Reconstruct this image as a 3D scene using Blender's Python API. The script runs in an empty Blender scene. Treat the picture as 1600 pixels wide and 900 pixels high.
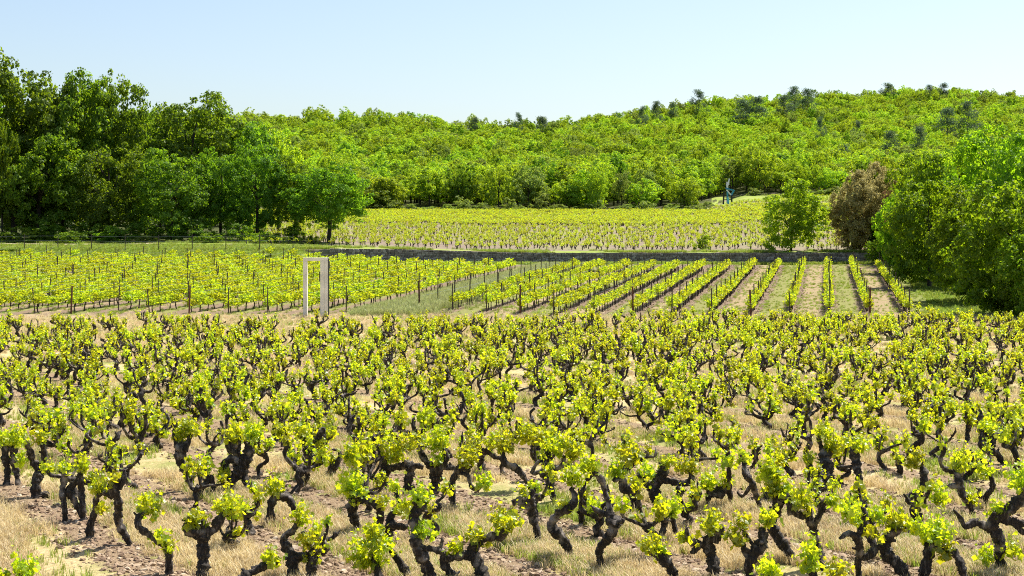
import bpy, math, random
import numpy as np
R = math.radians
rng = np.random.default_rng(7)
random.seed(7)
scene = bpy.context.scene
C = scene.collection

# ------------------------------------------------------------------ camera, sky, sun, exposure
EYE, F, HZ = 4.0, 2400.0, 372.0            # eye height above the near field, focal length and horizon in 1600x900 pixels
cam_d = bpy.data.cameras.new('camera'); cam = bpy.data.objects.new('camera', cam_d); C.objects.link(cam)
cam.location = (0, 0, EYE); cam.rotation_euler = (R(90), 0, 0)
cam_d.sensor_width = 36; cam_d.lens = F / 1600 * 36; cam_d.shift_y = -(450 - HZ) / 1600
cam_d.clip_start = 0.1; cam_d.clip_end = 6000
scene.camera = cam
SUN_EL, SUN_AZ = 58, 44                    # azimuth clockwise from the view direction (+Y), sun behind the scene to the right
world = bpy.data.worlds.new('World'); scene.world = world; world.use_nodes = True
wn = world.node_tree; wn.nodes.clear()
sky = wn.nodes.new('ShaderNodeTexSky'); sky.sky_type = 'NISHITA'; sky.sun_disc = False
sky.sun_elevation = R(SUN_EL); sky.sun_rotation = R(SUN_AZ); sky.altitude = 250
sky.air_density = 1.0; sky.dust_density = 1.9; sky.ozone_density = 1.2
bg = wn.nodes.new('ShaderNodeBackground'); bg.inputs[1].default_value = 0.09
wo = wn.nodes.new('ShaderNodeOutputWorld')
wn.links.new(sky.outputs[0], bg.inputs[0]); wn.links.new(bg.outputs[0], wo.inputs[0])
sun_d = bpy.data.lights.new('sun', 'SUN'); sun = bpy.data.objects.new('sun', sun_d); C.objects.link(sun)
sun_d.energy = 5.0; sun_d.angle = R(0.53); sun_d.color = (1.0, 0.95, 0.86)
sun.rotation_euler = (R(90 - SUN_EL), 0, R(180 - SUN_AZ)); sun.location = (60, 60, 120)
vs = scene.view_settings
vs.view_transform = 'Standard'; vs.look = 'None'; vs.gamma = 1; vs.use_curve_mapping = False; vs.exposure = 0.92
scene.render.engine = 'CYCLES'
cy = scene.cycles
cy.max_bounces = 6; cy.diffuse_bounces = 3; cy.glossy_bounces = 2; cy.transmission_bounces = 4
cy.use_denoising = False; cy.pixel_filter_type = 'BLACKMAN_HARRIS'; cy.filter_width = 1.05; cy.caustics_reflective = False; cy.caustics_refractive = False

# ------------------------------------------------------------------ terrain
def sstep(a, b, x):
    t = np.clip((np.asarray(x, float) - a) / (b - a), 0, 1); return t * t * (3 - 2 * t)
PX_SKY = [-900, 0, 400, 560, 640, 700, 780, 850, 920, 1000, 1100, 1200, 1300, 1400, 1500, 1600, 2500]
Y_SKY  = [200, 185, 176, 181, 174, 190, 190, 188, 186, 176, 157, 151, 144, 139, 141, 147, 190]
PX_R = [-900, 400, 800, 1100, 1400, 1600, 2500]
Y_R  = [440, 455, 520, 640, 720, 710, 650]
WALL_Y = 134.0
def zimg(y, Y): return EYE + (HZ - y) * Y / F
def edge_Y(px): return 262 + 46 * sstep(1090, 1150, px)         # where the wood starts behind the far vines
def edge_y(px): return 330 - 25 * sstep(1090, 1170, px)
def hfun(X, Y):
    X = np.asarray(X, float); Y = np.asarray(Y, float)
    px = 800 + F * X / np.maximum(Y, 1.0)
    zf = 1.8 * np.clip((Y - 76) / 58, 0, 1) ** 1.05
    zf = zf + 0.25 * sstep(-8, -26, X) * sstep(100, 134, Y)
    lm = sstep(-15.5, -19, X); rm = sstep(30.5, 33, X)
    zf = zf + np.maximum(lm, rm) * (2.75 + .3 * lm - zf) * sstep(127, 134, Y)
    zb0 = 2.68 + 0.36 * sstep(4, -15, X) + 0.25 * sstep(-14, -22, X) * sstep(134, 141, Y)
    Ye = edge_Y(px); ze = zimg(edge_y(px), Ye)
    t = np.clip((Y - WALL_Y) / (Ye - WALL_Y), 0, 1)
    zb = zb0 + (ze - zb0) * (0.78 * t + 0.22 * t * t)
    Yr = np.interp(px, PX_R, Y_R); yr = np.interp(px, PX_SKY, Y_SKY)
    s = np.clip((Y - Ye) / (Yr - Ye), 0, 1)
    yi = edge_y(px) + (yr - edge_y(px)) * s ** 0.82
    zh = EYE + (HZ - yi) * np.minimum(Y, Yr) / F - 6.5 * sstep(0.0, 0.35, s)
    zh = zh - 0.12 * np.maximum(Y - Yr, 0)
    st = np.clip((Y - WALL_Y - 0.08) / 0.12, 0, 1)
    z = np.where(Y < WALL_Y + 0.3, zf + (zb0 - zf) * st, np.where(Y < Ye, zb, zh))
    bump = 0.022 * np.sin(X * 2.7 + 1.3 * np.sin(Y * 1.1)) * np.sin(Y * 2.1 + X) + 0.05 * np.sin(X * .35) * np.sin(Y * .27 + 1) * sstep(20, 60, Y)
    return z + bump
def hz(x, y): return float(hfun(x, y))
def ground_at(px, Y): return ((px - 800) * Y / F, Y)

# ------------------------------------------------------------------ mesh helpers
def new_mesh(name, verts, faces, mat=None, smooth=False):
    """faces: list of int arrays shaped (n, k)"""
    me = bpy.data.meshes.new(name)
    v = np.asarray(verts, np.float32)
    fl = [np.asarray(f, np.int32) for f in faces if len(f)]
    me.vertices.add(len(v)); me.vertices.foreach_set('co', v.ravel())
    loops = np.concatenate([f.ravel() for f in fl])
    tot = np.concatenate([np.full(len(f), f.shape[1], np.int32) for f in fl])
    st = np.concatenate([[0], np.cumsum(tot)[:-1]]).astype(np.int32)
    me.loops.add(len(loops)); me.loops.foreach_set('vertex_index', loops)
    me.polygons.add(len(tot)); me.polygons.foreach_set('loop_start', st); me.polygons.foreach_set('loop_total', tot)
    me.polygons.foreach_set('use_smooth', np.full(len(tot), smooth, bool))
    me.update(calc_edges=True); me.validate()
    if mat: me.materials.append(mat)
    return me
class MB:
    def __init__(s): s.v = []; s.f = {}; s.n = 0
    def add(s, v, *fs):
        for f in fs:
            f = np.asarray(f)
            if len(f): s.f.setdefault(f.shape[1], []).append(f + s.n)
        s.v.append(np.asarray(v, float)); s.n += len(v)
    def mesh(s, name, mat=None, smooth=False):
        return new_mesh(name, np.concatenate(s.v), [np.concatenate(x) for x in s.f.values()], mat, smooth)
    def box(s, c, d, rot=None):
        v = np.array([[x, y, z] for x in (-.5, .5) for y in (-.5, .5) for z in (-.5, .5)]) * d
        if rot is not None: v = v @ np.asarray(rot).T
        s.add(v + np.asarray(c), [[0, 1, 3, 2], [4, 6, 7, 5], [0, 4, 5, 1], [2, 3, 7, 6], [0, 2, 6, 4], [1, 5, 7, 3]])
def spline(pts, step):
    p = np.asarray(pts, float)
    if len(p) == 2: p = np.array([p[0], (p[0] + p[1]) / 2, p[1]])
    q = np.vstack([2 * p[0] - p[1], p, 2 * p[-1] - p[-2]]); out = []
    for i in range(1, len(q) - 2):
        n = max(2, int(np.linalg.norm(q[i + 1][:3] - q[i][:3]) / step))
        t = np.linspace(0, 1, n, endpoint=False)[:, None]
        a, b, c, d = q[i - 1], q[i], q[i + 1], q[i + 2]
        out.append(.5 * (2 * b + (c - a) * t + (2 * a - 5 * b + 4 * c - d) * t ** 2 + (3 * b - a - 3 * c + d) * t ** 3))
    out.append(p[-1:]); o = np.vstack(out); o[:, 3] = np.maximum(o[:, 3], .004) if o.shape[1] > 3 else 0
    return o
def tube(mb, pts4, seg=8, step=.03, rough=.0, ridge=0.0):
    """pts4: (x, y, z, radius) control points -> gnarled swept tube"""
    o = spline(pts4, step); p, r = o[:, :3], o[:, 3]; n = len(p)
    t = np.gradient(p, axis=0); t /= np.linalg.norm(t, axis=1)[:, None] + 1e-9
    u = np.cross(t[0], [.3, .9, .2]); u /= np.linalg.norm(u); rings = []
    th = np.linspace(0, 2 * math.pi, seg, endpoint=False); ph = rng.uniform(0, 6.28, 4); L = 0
    for i in range(n):
        u = u - t[i] * (u @ t[i]); u /= np.linalg.norm(u) + 1e-9; w = np.cross(t[i], u)
        if i: L += np.linalg.norm(p[i] - p[i - 1])
        rr = r[i] * (1 + rough * (.5 * math.sin(L * 31 + ph[0]) + .5 * math.sin(L * 57 + ph[1])) + rough * .6 * rng.standard_normal(seg)
                     + ridge * np.sin(3 * th + L * 9 + ph[2]))
        rings.append(p[i] + (np.cos(th) * rr)[:, None] * u + (np.sin(th) * rr)[:, None] * w)
    v = np.vstack(rings + [p[:1] - t[:1] * r[0] * .4, p[-1:] + t[-1:] * r[-1] * .5])
    i0 = np.arange(n - 1)[:, None] * seg; j = np.arange(seg)[None]; j1 = (j + 1) % seg
    q = np.stack([i0 + j, i0 + j1, i0 + seg + j1, i0 + seg + j], -1).reshape(-1, 4)
    a, b = n * seg, n * seg + 1; js = np.arange(seg); jn = (js + 1) % seg; e = (n - 1) * seg
    mb.add(v, q, np.concatenate([np.stack([jn, js, np.full(seg, a)], -1), np.stack([e + js, e + jn, np.full(seg, b)], -1)]))
def rot_basis(nrm, spin):
    """rows: basis vectors with z = nrm, spun about it"""
    nrm = nrm / (np.linalg.norm(nrm, axis=1)[:, None] + 1e-9)
    ref = np.where(np.abs(nrm[:, 2:3]) > .95, [[1., 0, 0]], [[0, 0, 1.]])
    a = np.cross(ref, nrm); a /= np.linalg.norm(a, axis=1)[:, None] + 1e-9; b = np.cross(nrm, a)
    c, s = np.cos(spin)[:, None], np.sin(spin)[:, None]
    return a * c + b * s, -a * s + b * c, nrm
def stamp(mb, tv, tf, pos, size, nrm, spin):
    """stamp a leaf template on every position"""
    A, B, N = rot_basis(nrm, spin); k = len(tv)
    v = pos[:, None] + size[:, None, None] * (tv[None, :, 0:1] * A[:, None] + tv[None, :, 1:2] * B[:, None] + tv[None, :, 2:3] * N[:, None])
    f = (np.asarray(tf)[None] + (np.arange(len(pos)) * k)[:, None, None]).reshape(-1, len(tf[0]))
    mb.add(v.reshape(-1, 3), f)
# lobed vine leaf, unit diameter
_a = np.linspace(-math.pi / 2, 1.5 * math.pi, 11)[:-1] + .001
_r = np.array([.18, .42, .36, .52, .36, .56, .36, .52, .36, .42])
LEAF_V = np.vstack([[0, 0, -.06], np.stack([_r * np.cos(_a), _r * np.sin(_a), .10 * np.abs(np.cos(_a)) - .05 * (np.sin(_a) > .5)], -1)])
LEAF_F = [[0, i + 1, (i + 1) % 10 + 1] for i in range(10)]
LEAF5_V = np.array([[0, -.45, 0], [.5, -.1, .12], [.28, .45, 0], [-.28, .45, 0], [-.5, -.1, .12]]); LEAF5_F = [[0, 1, 2], [0, 2, 3], [0, 3, 4]]
LEAF4_V = np.array([[0, -.5, 0], [.36, 0, .1], [0, .55, -.04], [-.36, 0, .1]]); LEAF4_F = [[0, 1, 3], [1, 2, 3]]

# ------------------------------------------------------------------ materials
def nt(name):
    m = bpy.data.materials.new(name); m.use_nodes = True; t = m.node_tree; t.nodes.clear()
    o = t.nodes.new('ShaderNodeOutputMaterial')
    def N(kind, **kw):
        n = t.nodes.new('ShaderNode' + kind)
        for k, v in kw.items():
            if k[0] == 'i' and k[1:].isdigit(): n.inputs[int(k[1:])].default_value = v
            else: setattr(n, k, v)
        return n
    def Lk(a, b): t.links.new(a, b)
    return m, N, Lk, o
def rgb(c): return (*c, 1)
def mixc(N, Lk, fac, a, b, bt='MIX'):
    n = N('Mix', data_type='RGBA', blend_type=bt)
    for s, v in ((0, fac), (6, a), (7, b)):
        if hasattr(v, 'links') or hasattr(v, 'is_linked'): Lk(v, n.inputs[s])
        else: n.inputs[s].default_value = v if s == 0 else rgb(v)
    return n.outputs[2]
def ramp(N, Lk, fac, stops):
    n = N('ValToRGB'); e = n.color_ramp.elements
    while len(e) < len(stops): e.new(.5)
    for el, (p, c) in zip(e, stops): el.position = p; el.color = rgb(c) if len(c) == 3 else c
    Lk(fac, n.inputs[0]); return n.outputs[0]
def sramp(N, Lk, fac, a, b):
    n = N('MapRange', interpolation_type='SMOOTHSTEP'); n.inputs[1].default_value = a; n.inputs[2].default_value = b
    Lk(fac, n.inputs[0]); return n.outputs[0]
def math_(N, Lk, op, a, b=None):
    n = N('Math', operation=op)
    for i, v in enumerate((a, b)):
        if v is None: continue
        if hasattr(v, 'is_linked'): Lk(v, n.inputs[i])
        else: n.inputs[i].default_value = v
    return n.outputs[0]
def leaf_mat(name, c1, c2, t1, t2, tfac=.45, gloss=.05, objvar=.35, huevar=.02):
    m, N, Lk, o = nt(name)
    g = N('NewGeometry'); oi = N('ObjectInfo')
    def vary(a, b):
        c = mixc(N, Lk, g.outputs['Random Per Island'], a, b)
        h = N('HueSaturation')
        Lk(math_(N, Lk, 'MULTIPLY_ADD', oi.outputs['Random'], huevar * 2), h.inputs[0]); h.inputs[0].links[0].from_node.inputs[2].default_value = .5 - huevar
        Lk(math_(N, Lk, 'MULTIPLY_ADD', oi.outputs['Random'], objvar), h.inputs[2]); h.inputs[2].links[0].from_node.inputs[2].default_value = 1 - objvar / 2
        Lk(c, h.inputs[4]); return h.outputs[0]
    d = N('BsdfDiffuse'); Lk(vary(c1, c2), d.inputs[0])
    tr = N('BsdfTranslucent'); Lk(vary(t1, t2), tr.inputs[0])
    mx = N('MixShader', i0=tfac); Lk(d.outputs[0], mx.inputs[1]); Lk(tr.outputs[0], mx.inputs[2])
    gl = N('BsdfGlossy'); gl.inputs['Roughness'].default_value = .42; gl.inputs[0].default_value = (.9, .95, .85, 1)
    m2 = N('MixShader', i0=gloss); Lk(mx.outputs[0], m2.inputs[1]); Lk(gl.outputs[0], m2.inputs[2])
    Lk(m2.outputs[0], o.inputs[0]); return m
M = {}
M['vine_leaf'] = leaf_mat('vine_leaf', (.14, .23, .012), (.32, .38, .02), (.46, .60, .006), (.95, .90, .018), .62, .04, .35, .015)
M['far_vine_leaf'] = leaf_mat('far_vine_leaf', (.15, .235, .016), (.29, .36, .028), (.44, .58, .010), (.74, .75, .022), .54, .02, .3, .015)
M['oak_leaf'] = leaf_mat('oak_leaf', (.12, .215, .028), (.26, .36, .045), (.40, .62, .014), (.68, .80, .022), .54, .012, .45, .010)
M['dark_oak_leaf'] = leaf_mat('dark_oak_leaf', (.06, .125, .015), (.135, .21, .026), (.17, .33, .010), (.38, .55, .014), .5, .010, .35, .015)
M['fresh_leaf'] = leaf_mat('fresh_leaf', (.085, .165, .014), (.19, .28, .022), (.24, .45, .008), (.48, .65, .012), .52, .012, .55, .012)
M['walnut_leaf'] = leaf_mat('walnut_leaf', (.11, .19, .014), (.22, .30, .022), (.30, .50, .008), (.56, .68, .014), .5, .012, .1, .01)
M['brown_leaf'] = leaf_mat('brown_leaf', (.27, .24, .085), (.42, .38, .16), (.46, .40, .12), (.60, .54, .2), .48, .01, .15, .01)
M['russet_leaf'] = leaf_mat('russet_leaf', (.17, .09, .04), (.25, .15, .07), (.25, .13, .05), (.32, .19, .08), .36, .01, .1, .01)
M['pine_leaf'] = leaf_mat('pine_leaf', (.075, .12, .065), (.12, .175, .10), (.10, .16, .06), (.15, .22, .08), .35, .02, .3, .01)
M['shrub_leaf'] = leaf_mat('shrub_leaf', (.13, .20, .045), (.24, .30, .07), (.30, .42, .04), (.46, .54, .06), .46, .015, .45, .008)
M['straw'] = leaf_mat('straw', (.52, .41, .22), (.74, .62, .39), (.5, .38, .17), (.7, .56, .3), .38, .01, .35, .01)
M['green_grass'] = leaf_mat('green_grass', (.13, .19, .03), (.26, .30, .06), (.26, .38, .03), (.42, .48, .07), .42, .02, .45, .02)
M['pale_grass'] = leaf_mat('pale_grass', (.24, .27, .10), (.38, .39, .18), (.34, .39, .10), (.48, .49, .2), .42, .02, .35, .02)
def bark_mat(name, dark, mid, pale, scale=1.0, bump=.6):
    m, N, Lk, o = nt(name)
    tc = N('TexCoord'); mp = N('Mapping'); mp.inputs[3].default_value = (34 * scale, 34 * scale, 7 * scale); Lk(tc.outputs['Object'], mp.inputs[0])
    n1 = N('TexNoise'); n1.inputs['Scale'].default_value = 1.0; n1.inputs['Detail'].default_value = 5; n1.inputs['Roughness'].default_value = .65; Lk(mp.outputs[0], n1.inputs[0])
    n2 = N('TexNoise'); n2.inputs['Scale'].default_value = 6 * scale; n2.inputs['Detail'].default_value = 3; Lk(tc.outputs['Object'], n2.inputs[0])
    c = ramp(N, Lk, n1.outputs[0], [(.34, dark), (.56, mid), (.78, pale)])
    c = mixc(N, Lk, sramp(N, Lk, n2.outputs[0], .5, .72), c, pale)
    b = N('BsdfPrincipled'); Lk(c, b.inputs[0]); b.inputs['Roughness'].default_value = .92
    bp = N('Bump'); bp.inputs['Strength'].default_value = bump; bp.inputs['Distance'].default_value = .02 / scale; Lk(n1.outputs[0], bp.inputs['Height']); Lk(bp.outputs[0], b.inputs['Normal'])
    Lk(b.outputs[0], o.inputs[0]); return m
M['vine_bark'] = bark_mat('vine_bark', (.011, .008, .006), (.036, .026, .019), (.28, .24, .205), 1.0, 1.0)
M['tree_bark'] = bark_mat('tree_bark', (.02, .016, .012), (.05, .04, .03), (.10, .09, .075), .25, .6)
M['post_wood'] = bark_mat('post_wood', (.04, .028, .02), (.085, .06, .045), (.16, .125, .10), .7, .3)
M['rust_post'] = bark_mat('rust_post', (.09, .035, .018), (.14, .055, .03), (.18, .09, .05), .7, .3)
M['shoot'] = bark_mat('shoot', (.12, .12, .03), (.18, .19, .04), (.24, .22, .06), 2, .1)
def plain(name, c, rough=.6, metal=0.0, var=.15, scale=3.0, bump=.15):
    m, N, Lk, o = nt(name)
    tc = N('TexCoord'); n1 = N('TexNoise'); n1.inputs['Scale'].default_value = scale; n1.inputs['Detail'].default_value = 7; Lk(tc.outputs['Object'], n1.inputs[0])
    c1 = tuple(x * (1 - var) for x in c); c2 = tuple(min(1, x * (1 + var)) for x in c)
    b = N('BsdfPrincipled'); Lk(ramp(N, Lk, n1.outputs[0], [(.3, c1), (.7, c2)]), b.inputs[0])
    b.inputs['Roughness'].default_value = rough; b.inputs['Metallic'].default_value = metal
    bp = N('Bump'); bp.inputs['Strength'].default_value = bump; bp.inputs['Distance'].default_value = .01; Lk(n1.outputs[0], bp.inputs['Height']); Lk(bp.outputs[0], b.inputs['Normal'])
    Lk(b.outputs[0], o.inputs[0]); return m
M['concrete'] = plain('concrete', (.82, .78, .67), .85, 0, .16, 2.0, .0)
M['black_steel'] = plain('black_steel', (.012, .011, .011), .6, 0, .3)
M['teal_paint'] = plain('teal_paint', (.02, .25, .42), .35, 0, .1)
M['sky_paint'] = plain('sky_paint', (.15, .55, .75), .35, 0, .1)
M['white_paint'] = plain('white_paint', (.78, .78, .82), .35, 0, .05)
M['wire'] = plain('wire', (.35, .35, .34), .4, 1.0, .1)
# dry-stone wall
m, N, Lk, o = nt('stone'); g = N('NewGeometry'); tc = N('TexCoord')
n1 = N('TexNoise'); n1.inputs['Scale'].default_value = 7; n1.inputs['Detail'].default_value = 6; Lk(tc.outputs['Object'], n1.inputs[0])
c = ramp(N, Lk, g.outputs['Random Per Island'], [(0, (.17, .145, .12)), (.5, (.32, .27, .22)), (.85, (.42, .37, .31)), (1, (.55, .50, .43))])
c = mixc(N, Lk, .5, c, ramp(N, Lk, n1.outputs[0], [(.3, (.35, .35, .35)), (.7, (1, 1, 1))]), 'MULTIPLY')
b = N('BsdfPrincipled'); Lk(c, b.inputs[0]); b.inputs['Roughness'].default_value = .95; Lk(b.outputs[0], o.inputs[0]); M['stone'] = m
# clods and chips of soil
m, N, Lk, o = nt('clod'); g = N('NewGeometry'); oi = N('ObjectInfo')
c = ramp(N, Lk, oi.outputs['Random'], [(0, (.12, .072, .042)), (.5, (.25, .168, .105)), (.9, (.38, .285, .19)), (1, (.5, .41, .30))])
b = N('BsdfPrincipled'); Lk(c, b.inputs[0]); b.inputs['Roughness'].default_value = 1; Lk(b.outputs[0], o.inputs[0]); M['clod'] = m

# planting grid of the old bush vines: rows run away to the left
UX, UY = -0.52, 0.854; NX, NY = 0.854, 0.52; ROW_S, ROW_0 = 1.9, 5.9
TX = 0.204                                             # direction of the trellised rows: dX/dY
def noise_node(N, Lk, vec, scale, detail=4, rough=.55):
    n = N('TexNoise'); n.inputs['Scale'].default_value = scale; n.inputs['Detail'].default_value = detail; n.inputs['Roughness'].default_value = rough
    Lk(vec, n.inputs[0]); return n.outputs[0]
def ground_material():
    m, N, Lk, o = nt('vineyard_ground')
    g = N('NewGeometry'); P = g.outputs['Position']; sx = N('SeparateXYZ'); Lk(P, sx.inputs[0]); X, Y = sx.outputs[0], sx.outputs[1]
    add = lambda a, b: math_(N, Lk, 'ADD', a, b); mul = lambda a, b: math_(N, Lk, 'MULTIPLY', a, b)
    nf = noise_node(N, Lk, P, 14, 6, .7); nm = noise_node(N, Lk, P, 1.1, 5, .6); nl = noise_node(N, Lk, P, .28, 3); nh = noise_node(N, Lk, P, 45, 4, .7)
    straw = ramp(N, Lk, nf, [(.25, (.28, .20, .09)), (.45, (.46, .35, .18)), (.62, (.58, .47, .26)), (.8, (.68, .58, .36))])
    soil = ramp(N, Lk, nh, [(.25, (.085, .054, .03)), (.45, (.22, .152, .09)), (.62, (.36, .268, .17)), (.8, (.55, .45, .31))])
    green = ramp(N, Lk, nf, [(.25, (.10, .14, .025)), (.5, (.20, .24, .05)), (.8, (.34, .36, .11))])
    # near field
    v = add(mul(X, NX), mul(Y, NY)); v = add(v, math_(N, Lk, 'MULTIPLY_ADD', nm, 1.3)); v.node.inputs[1].links[0].from_node.inputs[2].default_value = -.65
    fr = math_(N, Lk, 'FRACT', math_(N, Lk, 'DIVIDE', math_(N, Lk, 'SUBTRACT', v, ROW_0 - ROW_S * .5), ROW_S))
    dist = math_(N, Lk, 'ABSOLUTE', math_(N, Lk, 'SUBTRACT', fr, .5))
    rowm = sramp(N, Lk, dist, .24, .12)
    near = mixc(N, Lk, mul(sramp(N, Lk, nl, .38, .60), mul(sramp(N, Lk, nm, .38, .58), .8)), straw, green)
    near = mixc(N, Lk, math_(N, Lk, 'MULTIPLY', rowm, 1.0), near, soil)
    # trellised blocks: soil bands under rows, grass lanes between
    w = math_(N, Lk, 'SUBTRACT', X, mul(Y, TX)); w = add(w, math_(N, Lk, 'MULTIPLY_ADD', nm, .5)); w.node.inputs[1].links[0].from_node.inputs[2].default_value = -.25
    lane = math_(N, Lk, 'DIVIDE', math_(N, Lk, 'SUBTRACT', w, 20.1 - TX * 78), 2.0)
    fr2 = math_(N, Lk, 'FRACT', add(lane, 100.5)); d2 = math_(N, Lk, 'ABSOLUTE', math_(N, Lk, 'SUBTRACT', fr2, .5))
    odd = math_(N, Lk, 'FRACT', mul(math_(N, Lk, 'FLOOR', add(lane, 100.0)), .5))
    lanecol = mixc(N, Lk, sramp(N, Lk, add(mul(odd, .55), mul(nm, .6)), .35, .62), mixc(N, Lk, .6, (.22, .16, .10), green), mixc(N, Lk, .3, (.23, .165, .11), straw))
    tsoil = mixc(N, Lk, .6, soil, (.16, .115, .09))
    trel = mixc(N, Lk, sramp(N, Lk, d2, .30, .18), lanecol, tsoil)
    meadow = mixc(N, Lk, sramp(N, Lk, nl, .40, .62), ramp(N, Lk, nf, [(.25, (.09, .15, .02)), (.5, (.17, .25, .03)), (.8, (.27, .34, .06))]), green)
    at = N('Attribute', attribute_name='zone'); sc = N('SeparateColor'); Lk(at.outputs['Color'], sc.inputs[0])
    col = mixc(N, Lk, sc.outputs[0], near, trel); col = mixc(N, Lk, sc.outputs[1], col, meadow)
    col = mixc(N, Lk, sc.outputs[2], col, mixc(N, Lk, .5, straw, (.62, .48, .34)))
    b = N('BsdfPrincipled'); Lk(col, b.inputs[0]); b.inputs['Roughness'].default_value = 1; b.inputs['Specular IOR Level'].default_value = .1
    bp = N('Bump'); bp.inputs['Strength'].default_value = .9; bp.inputs['Distance'].default_value = .03; Lk(nh, bp.inputs['Height']); Lk(bp.outputs[0], b.inputs['Normal'])
    Lk(b.outputs[0], o.inputs[0]); return m
def far_material(name, stops, scale):
    m, N, Lk, o = nt(name); g = N('NewGeometry'); P = g.outputs['Position']
    a = noise_node(N, Lk, P, scale, 6, .7); l = noise_node(N, Lk, P, scale * .06, 3)
    c = ramp(N, Lk, math_(N, Lk, 'ADD', math_(N, Lk, 'MULTIPLY', a, .65), math_(N, Lk, 'MULTIPLY', l, .35)), stops)
    b = N('BsdfPrincipled'); Lk(c, b.inputs[0]); b.inputs['Roughness'].default_value = 1; b.inputs['Specular IOR Level'].default_value = .1
    Lk(b.outputs[0], o.inputs[0]); return m
M['ground'] = ground_material()
M['far_field'] = far_material('far_field', [(.3, (.12, .085, .07)), (.46, (.22, .165, .13)), (.56, (.22, .20, .11)), (.72, (.19, .23, .06))], 1.6)
M['meadow'] = far_material('meadow', [(.3, (.13, .19, .03)), (.5, (.22, .28, .05)), (.7, (.36, .36, .13))], 1.5)
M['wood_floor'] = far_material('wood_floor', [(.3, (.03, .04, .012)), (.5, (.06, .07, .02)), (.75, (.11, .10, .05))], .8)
M['path'] = far_material('path', [(.3, (.28, .21, .15)), (.6, (.45, .36, .27))], 3)

# ------------------------------------------------------------------ object helpers
def link(name, data, parent=None, loc=None):
    o = bpy.data.objects.new(name, data); C.objects.link(o)
    if parent is not None: o.parent = parent
    if loc is not None: o.location = loc
    return o
def tag(o, label=None, cat=None, group=None, kind=None):
    if label: o['label'] = label
    if cat: o['category'] = cat
    if group: o['group'] = group
    if kind: o['kind'] = kind
    return o
ONES = 'first second third fourth fifth sixth seventh eighth ninth tenth eleventh twelfth thirteenth fourteenth fifteenth sixteenth seventeenth eighteenth nineteenth'.split()
def ordn(n):
    if n <= 19: return ONES[n - 1]
    t, u = divmod(n, 10); base = {2: 'twenty', 3: 'thirty', 4: 'forty', 5: 'fifty', 6: 'sixty', 7: 'seventy', 8: 'eighty', 9: 'ninety'}[t]
    return base + '-' + ONES[u - 1] if u else base[:-1] + 'ieth'
PROTO = {}
def proto_coll(key, meshes):
    c = bpy.data.collections.new('proto_' + key)
    for i, me in enumerate(meshes):
        c.objects.link(bpy.data.objects.new('proto_%s_%03d' % (key, i), me))
    PROTO[key] = c; return c
def scatter(name, pos, rot, scl, idx, coll, label, cat):
    me = bpy.data.meshes.new(name); n = len(pos)
    me.vertices.add(n); me.vertices.foreach_set('co', np.asarray(pos, np.float32).ravel())
    for nm, ty, val, fld in (('rot', 'FLOAT_VECTOR', rot, 'vector'), ('scl', 'FLOAT_VECTOR', scl, 'vector'), ('idx', 'INT', idx, 'value')):
        a = me.attributes.new(nm, ty, 'POINT'); a.data.foreach_set(fld, np.asarray(val, np.int32 if ty == 'INT' else np.float32).ravel())
    o = link(name, me); tag(o, label, cat, None, 'stuff')
    g = bpy.data.node_groups.new(name + '_nodes', 'GeometryNodeTree')
    g.interface.new_socket('Geometry', in_out='INPUT', socket_type='NodeSocketGeometry'); g.interface.new_socket('Geometry', in_out='OUTPUT', socket_type='NodeSocketGeometry')
    gi = g.nodes.new('NodeGroupInput'); go = g.nodes.new('NodeGroupOutput'); ip = g.nodes.new('GeometryNodeInstanceOnPoints')
    ci = g.nodes.new('GeometryNodeCollectionInfo'); ci.inputs[0].default_value = coll; ci.inputs[1].default_value = True; ci.inputs[2].default_value = True
    def attr(nm, ty): a = g.nodes.new('GeometryNodeInputNamedAttribute'); a.data_type = ty; a.inputs[0].default_value = nm; return a.outputs[0]
    er = g.nodes.new('FunctionNodeEulerToRotation'); g.links.new(attr('rot', 'FLOAT_VECTOR'), er.inputs[0])
    g.links.new(gi.outputs[0], ip.inputs['Points']); g.links.new(ci.outputs[0], ip.inputs['Instance']); ip.inputs['Pick Instance'].default_value = True
    g.links.new(attr('idx', 'INT'), ip.inputs['Instance Index']); g.links.new(er.outputs[0], ip.inputs['Rotation']); g.links.new(attr('scl', 'FLOAT_VECTOR'), ip.inputs['Scale'])
    g.links.new(ip.outputs[0], go.inputs[0])
    md = o.modifiers.new('scatter', 'NODES'); md.node_group = g
    return o
def rz_arr(n): return np.stack([np.zeros(n), np.zeros(n), rng.uniform(0, 6.283, n)], -1)

# ------------------------------------------------------------------ ground sheets
def sheet(name, pxs, Ys, mat, zone=None, kind='structure', lift=0.0):
    PXg, Yg = np.meshgrid(pxs, Ys); X = (PXg - 800) * Yg / F; Z = hfun(X, Yg) + lift
    v = np.stack([X, Yg, Z], -1).reshape(-1, 3); nx, ny = len(pxs), len(Ys)
    i = np.arange(ny - 1)[:, None] * nx + np.arange(nx - 1)[None]
    f = np.stack([i, i + 1, i + nx + 1, i + nx], -1).reshape(-1, 4)
    me = new_mesh(name, v, [f], mat, True)
    if zone is not None:
        a = me.color_attributes.new('zone', 'FLOAT_COLOR', 'POINT'); a.data.foreach_set('color', zone(X, Yg).astype(np.float32).reshape(-1, 4).ravel())
    o = link(name, me); tag(o, None, None, None, kind); return o
PXF = np.concatenate([np.linspace(-6000, -400, 40), np.linspace(-380, 1980, 240), np.linspace(2000, 7600, 40)])
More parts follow.
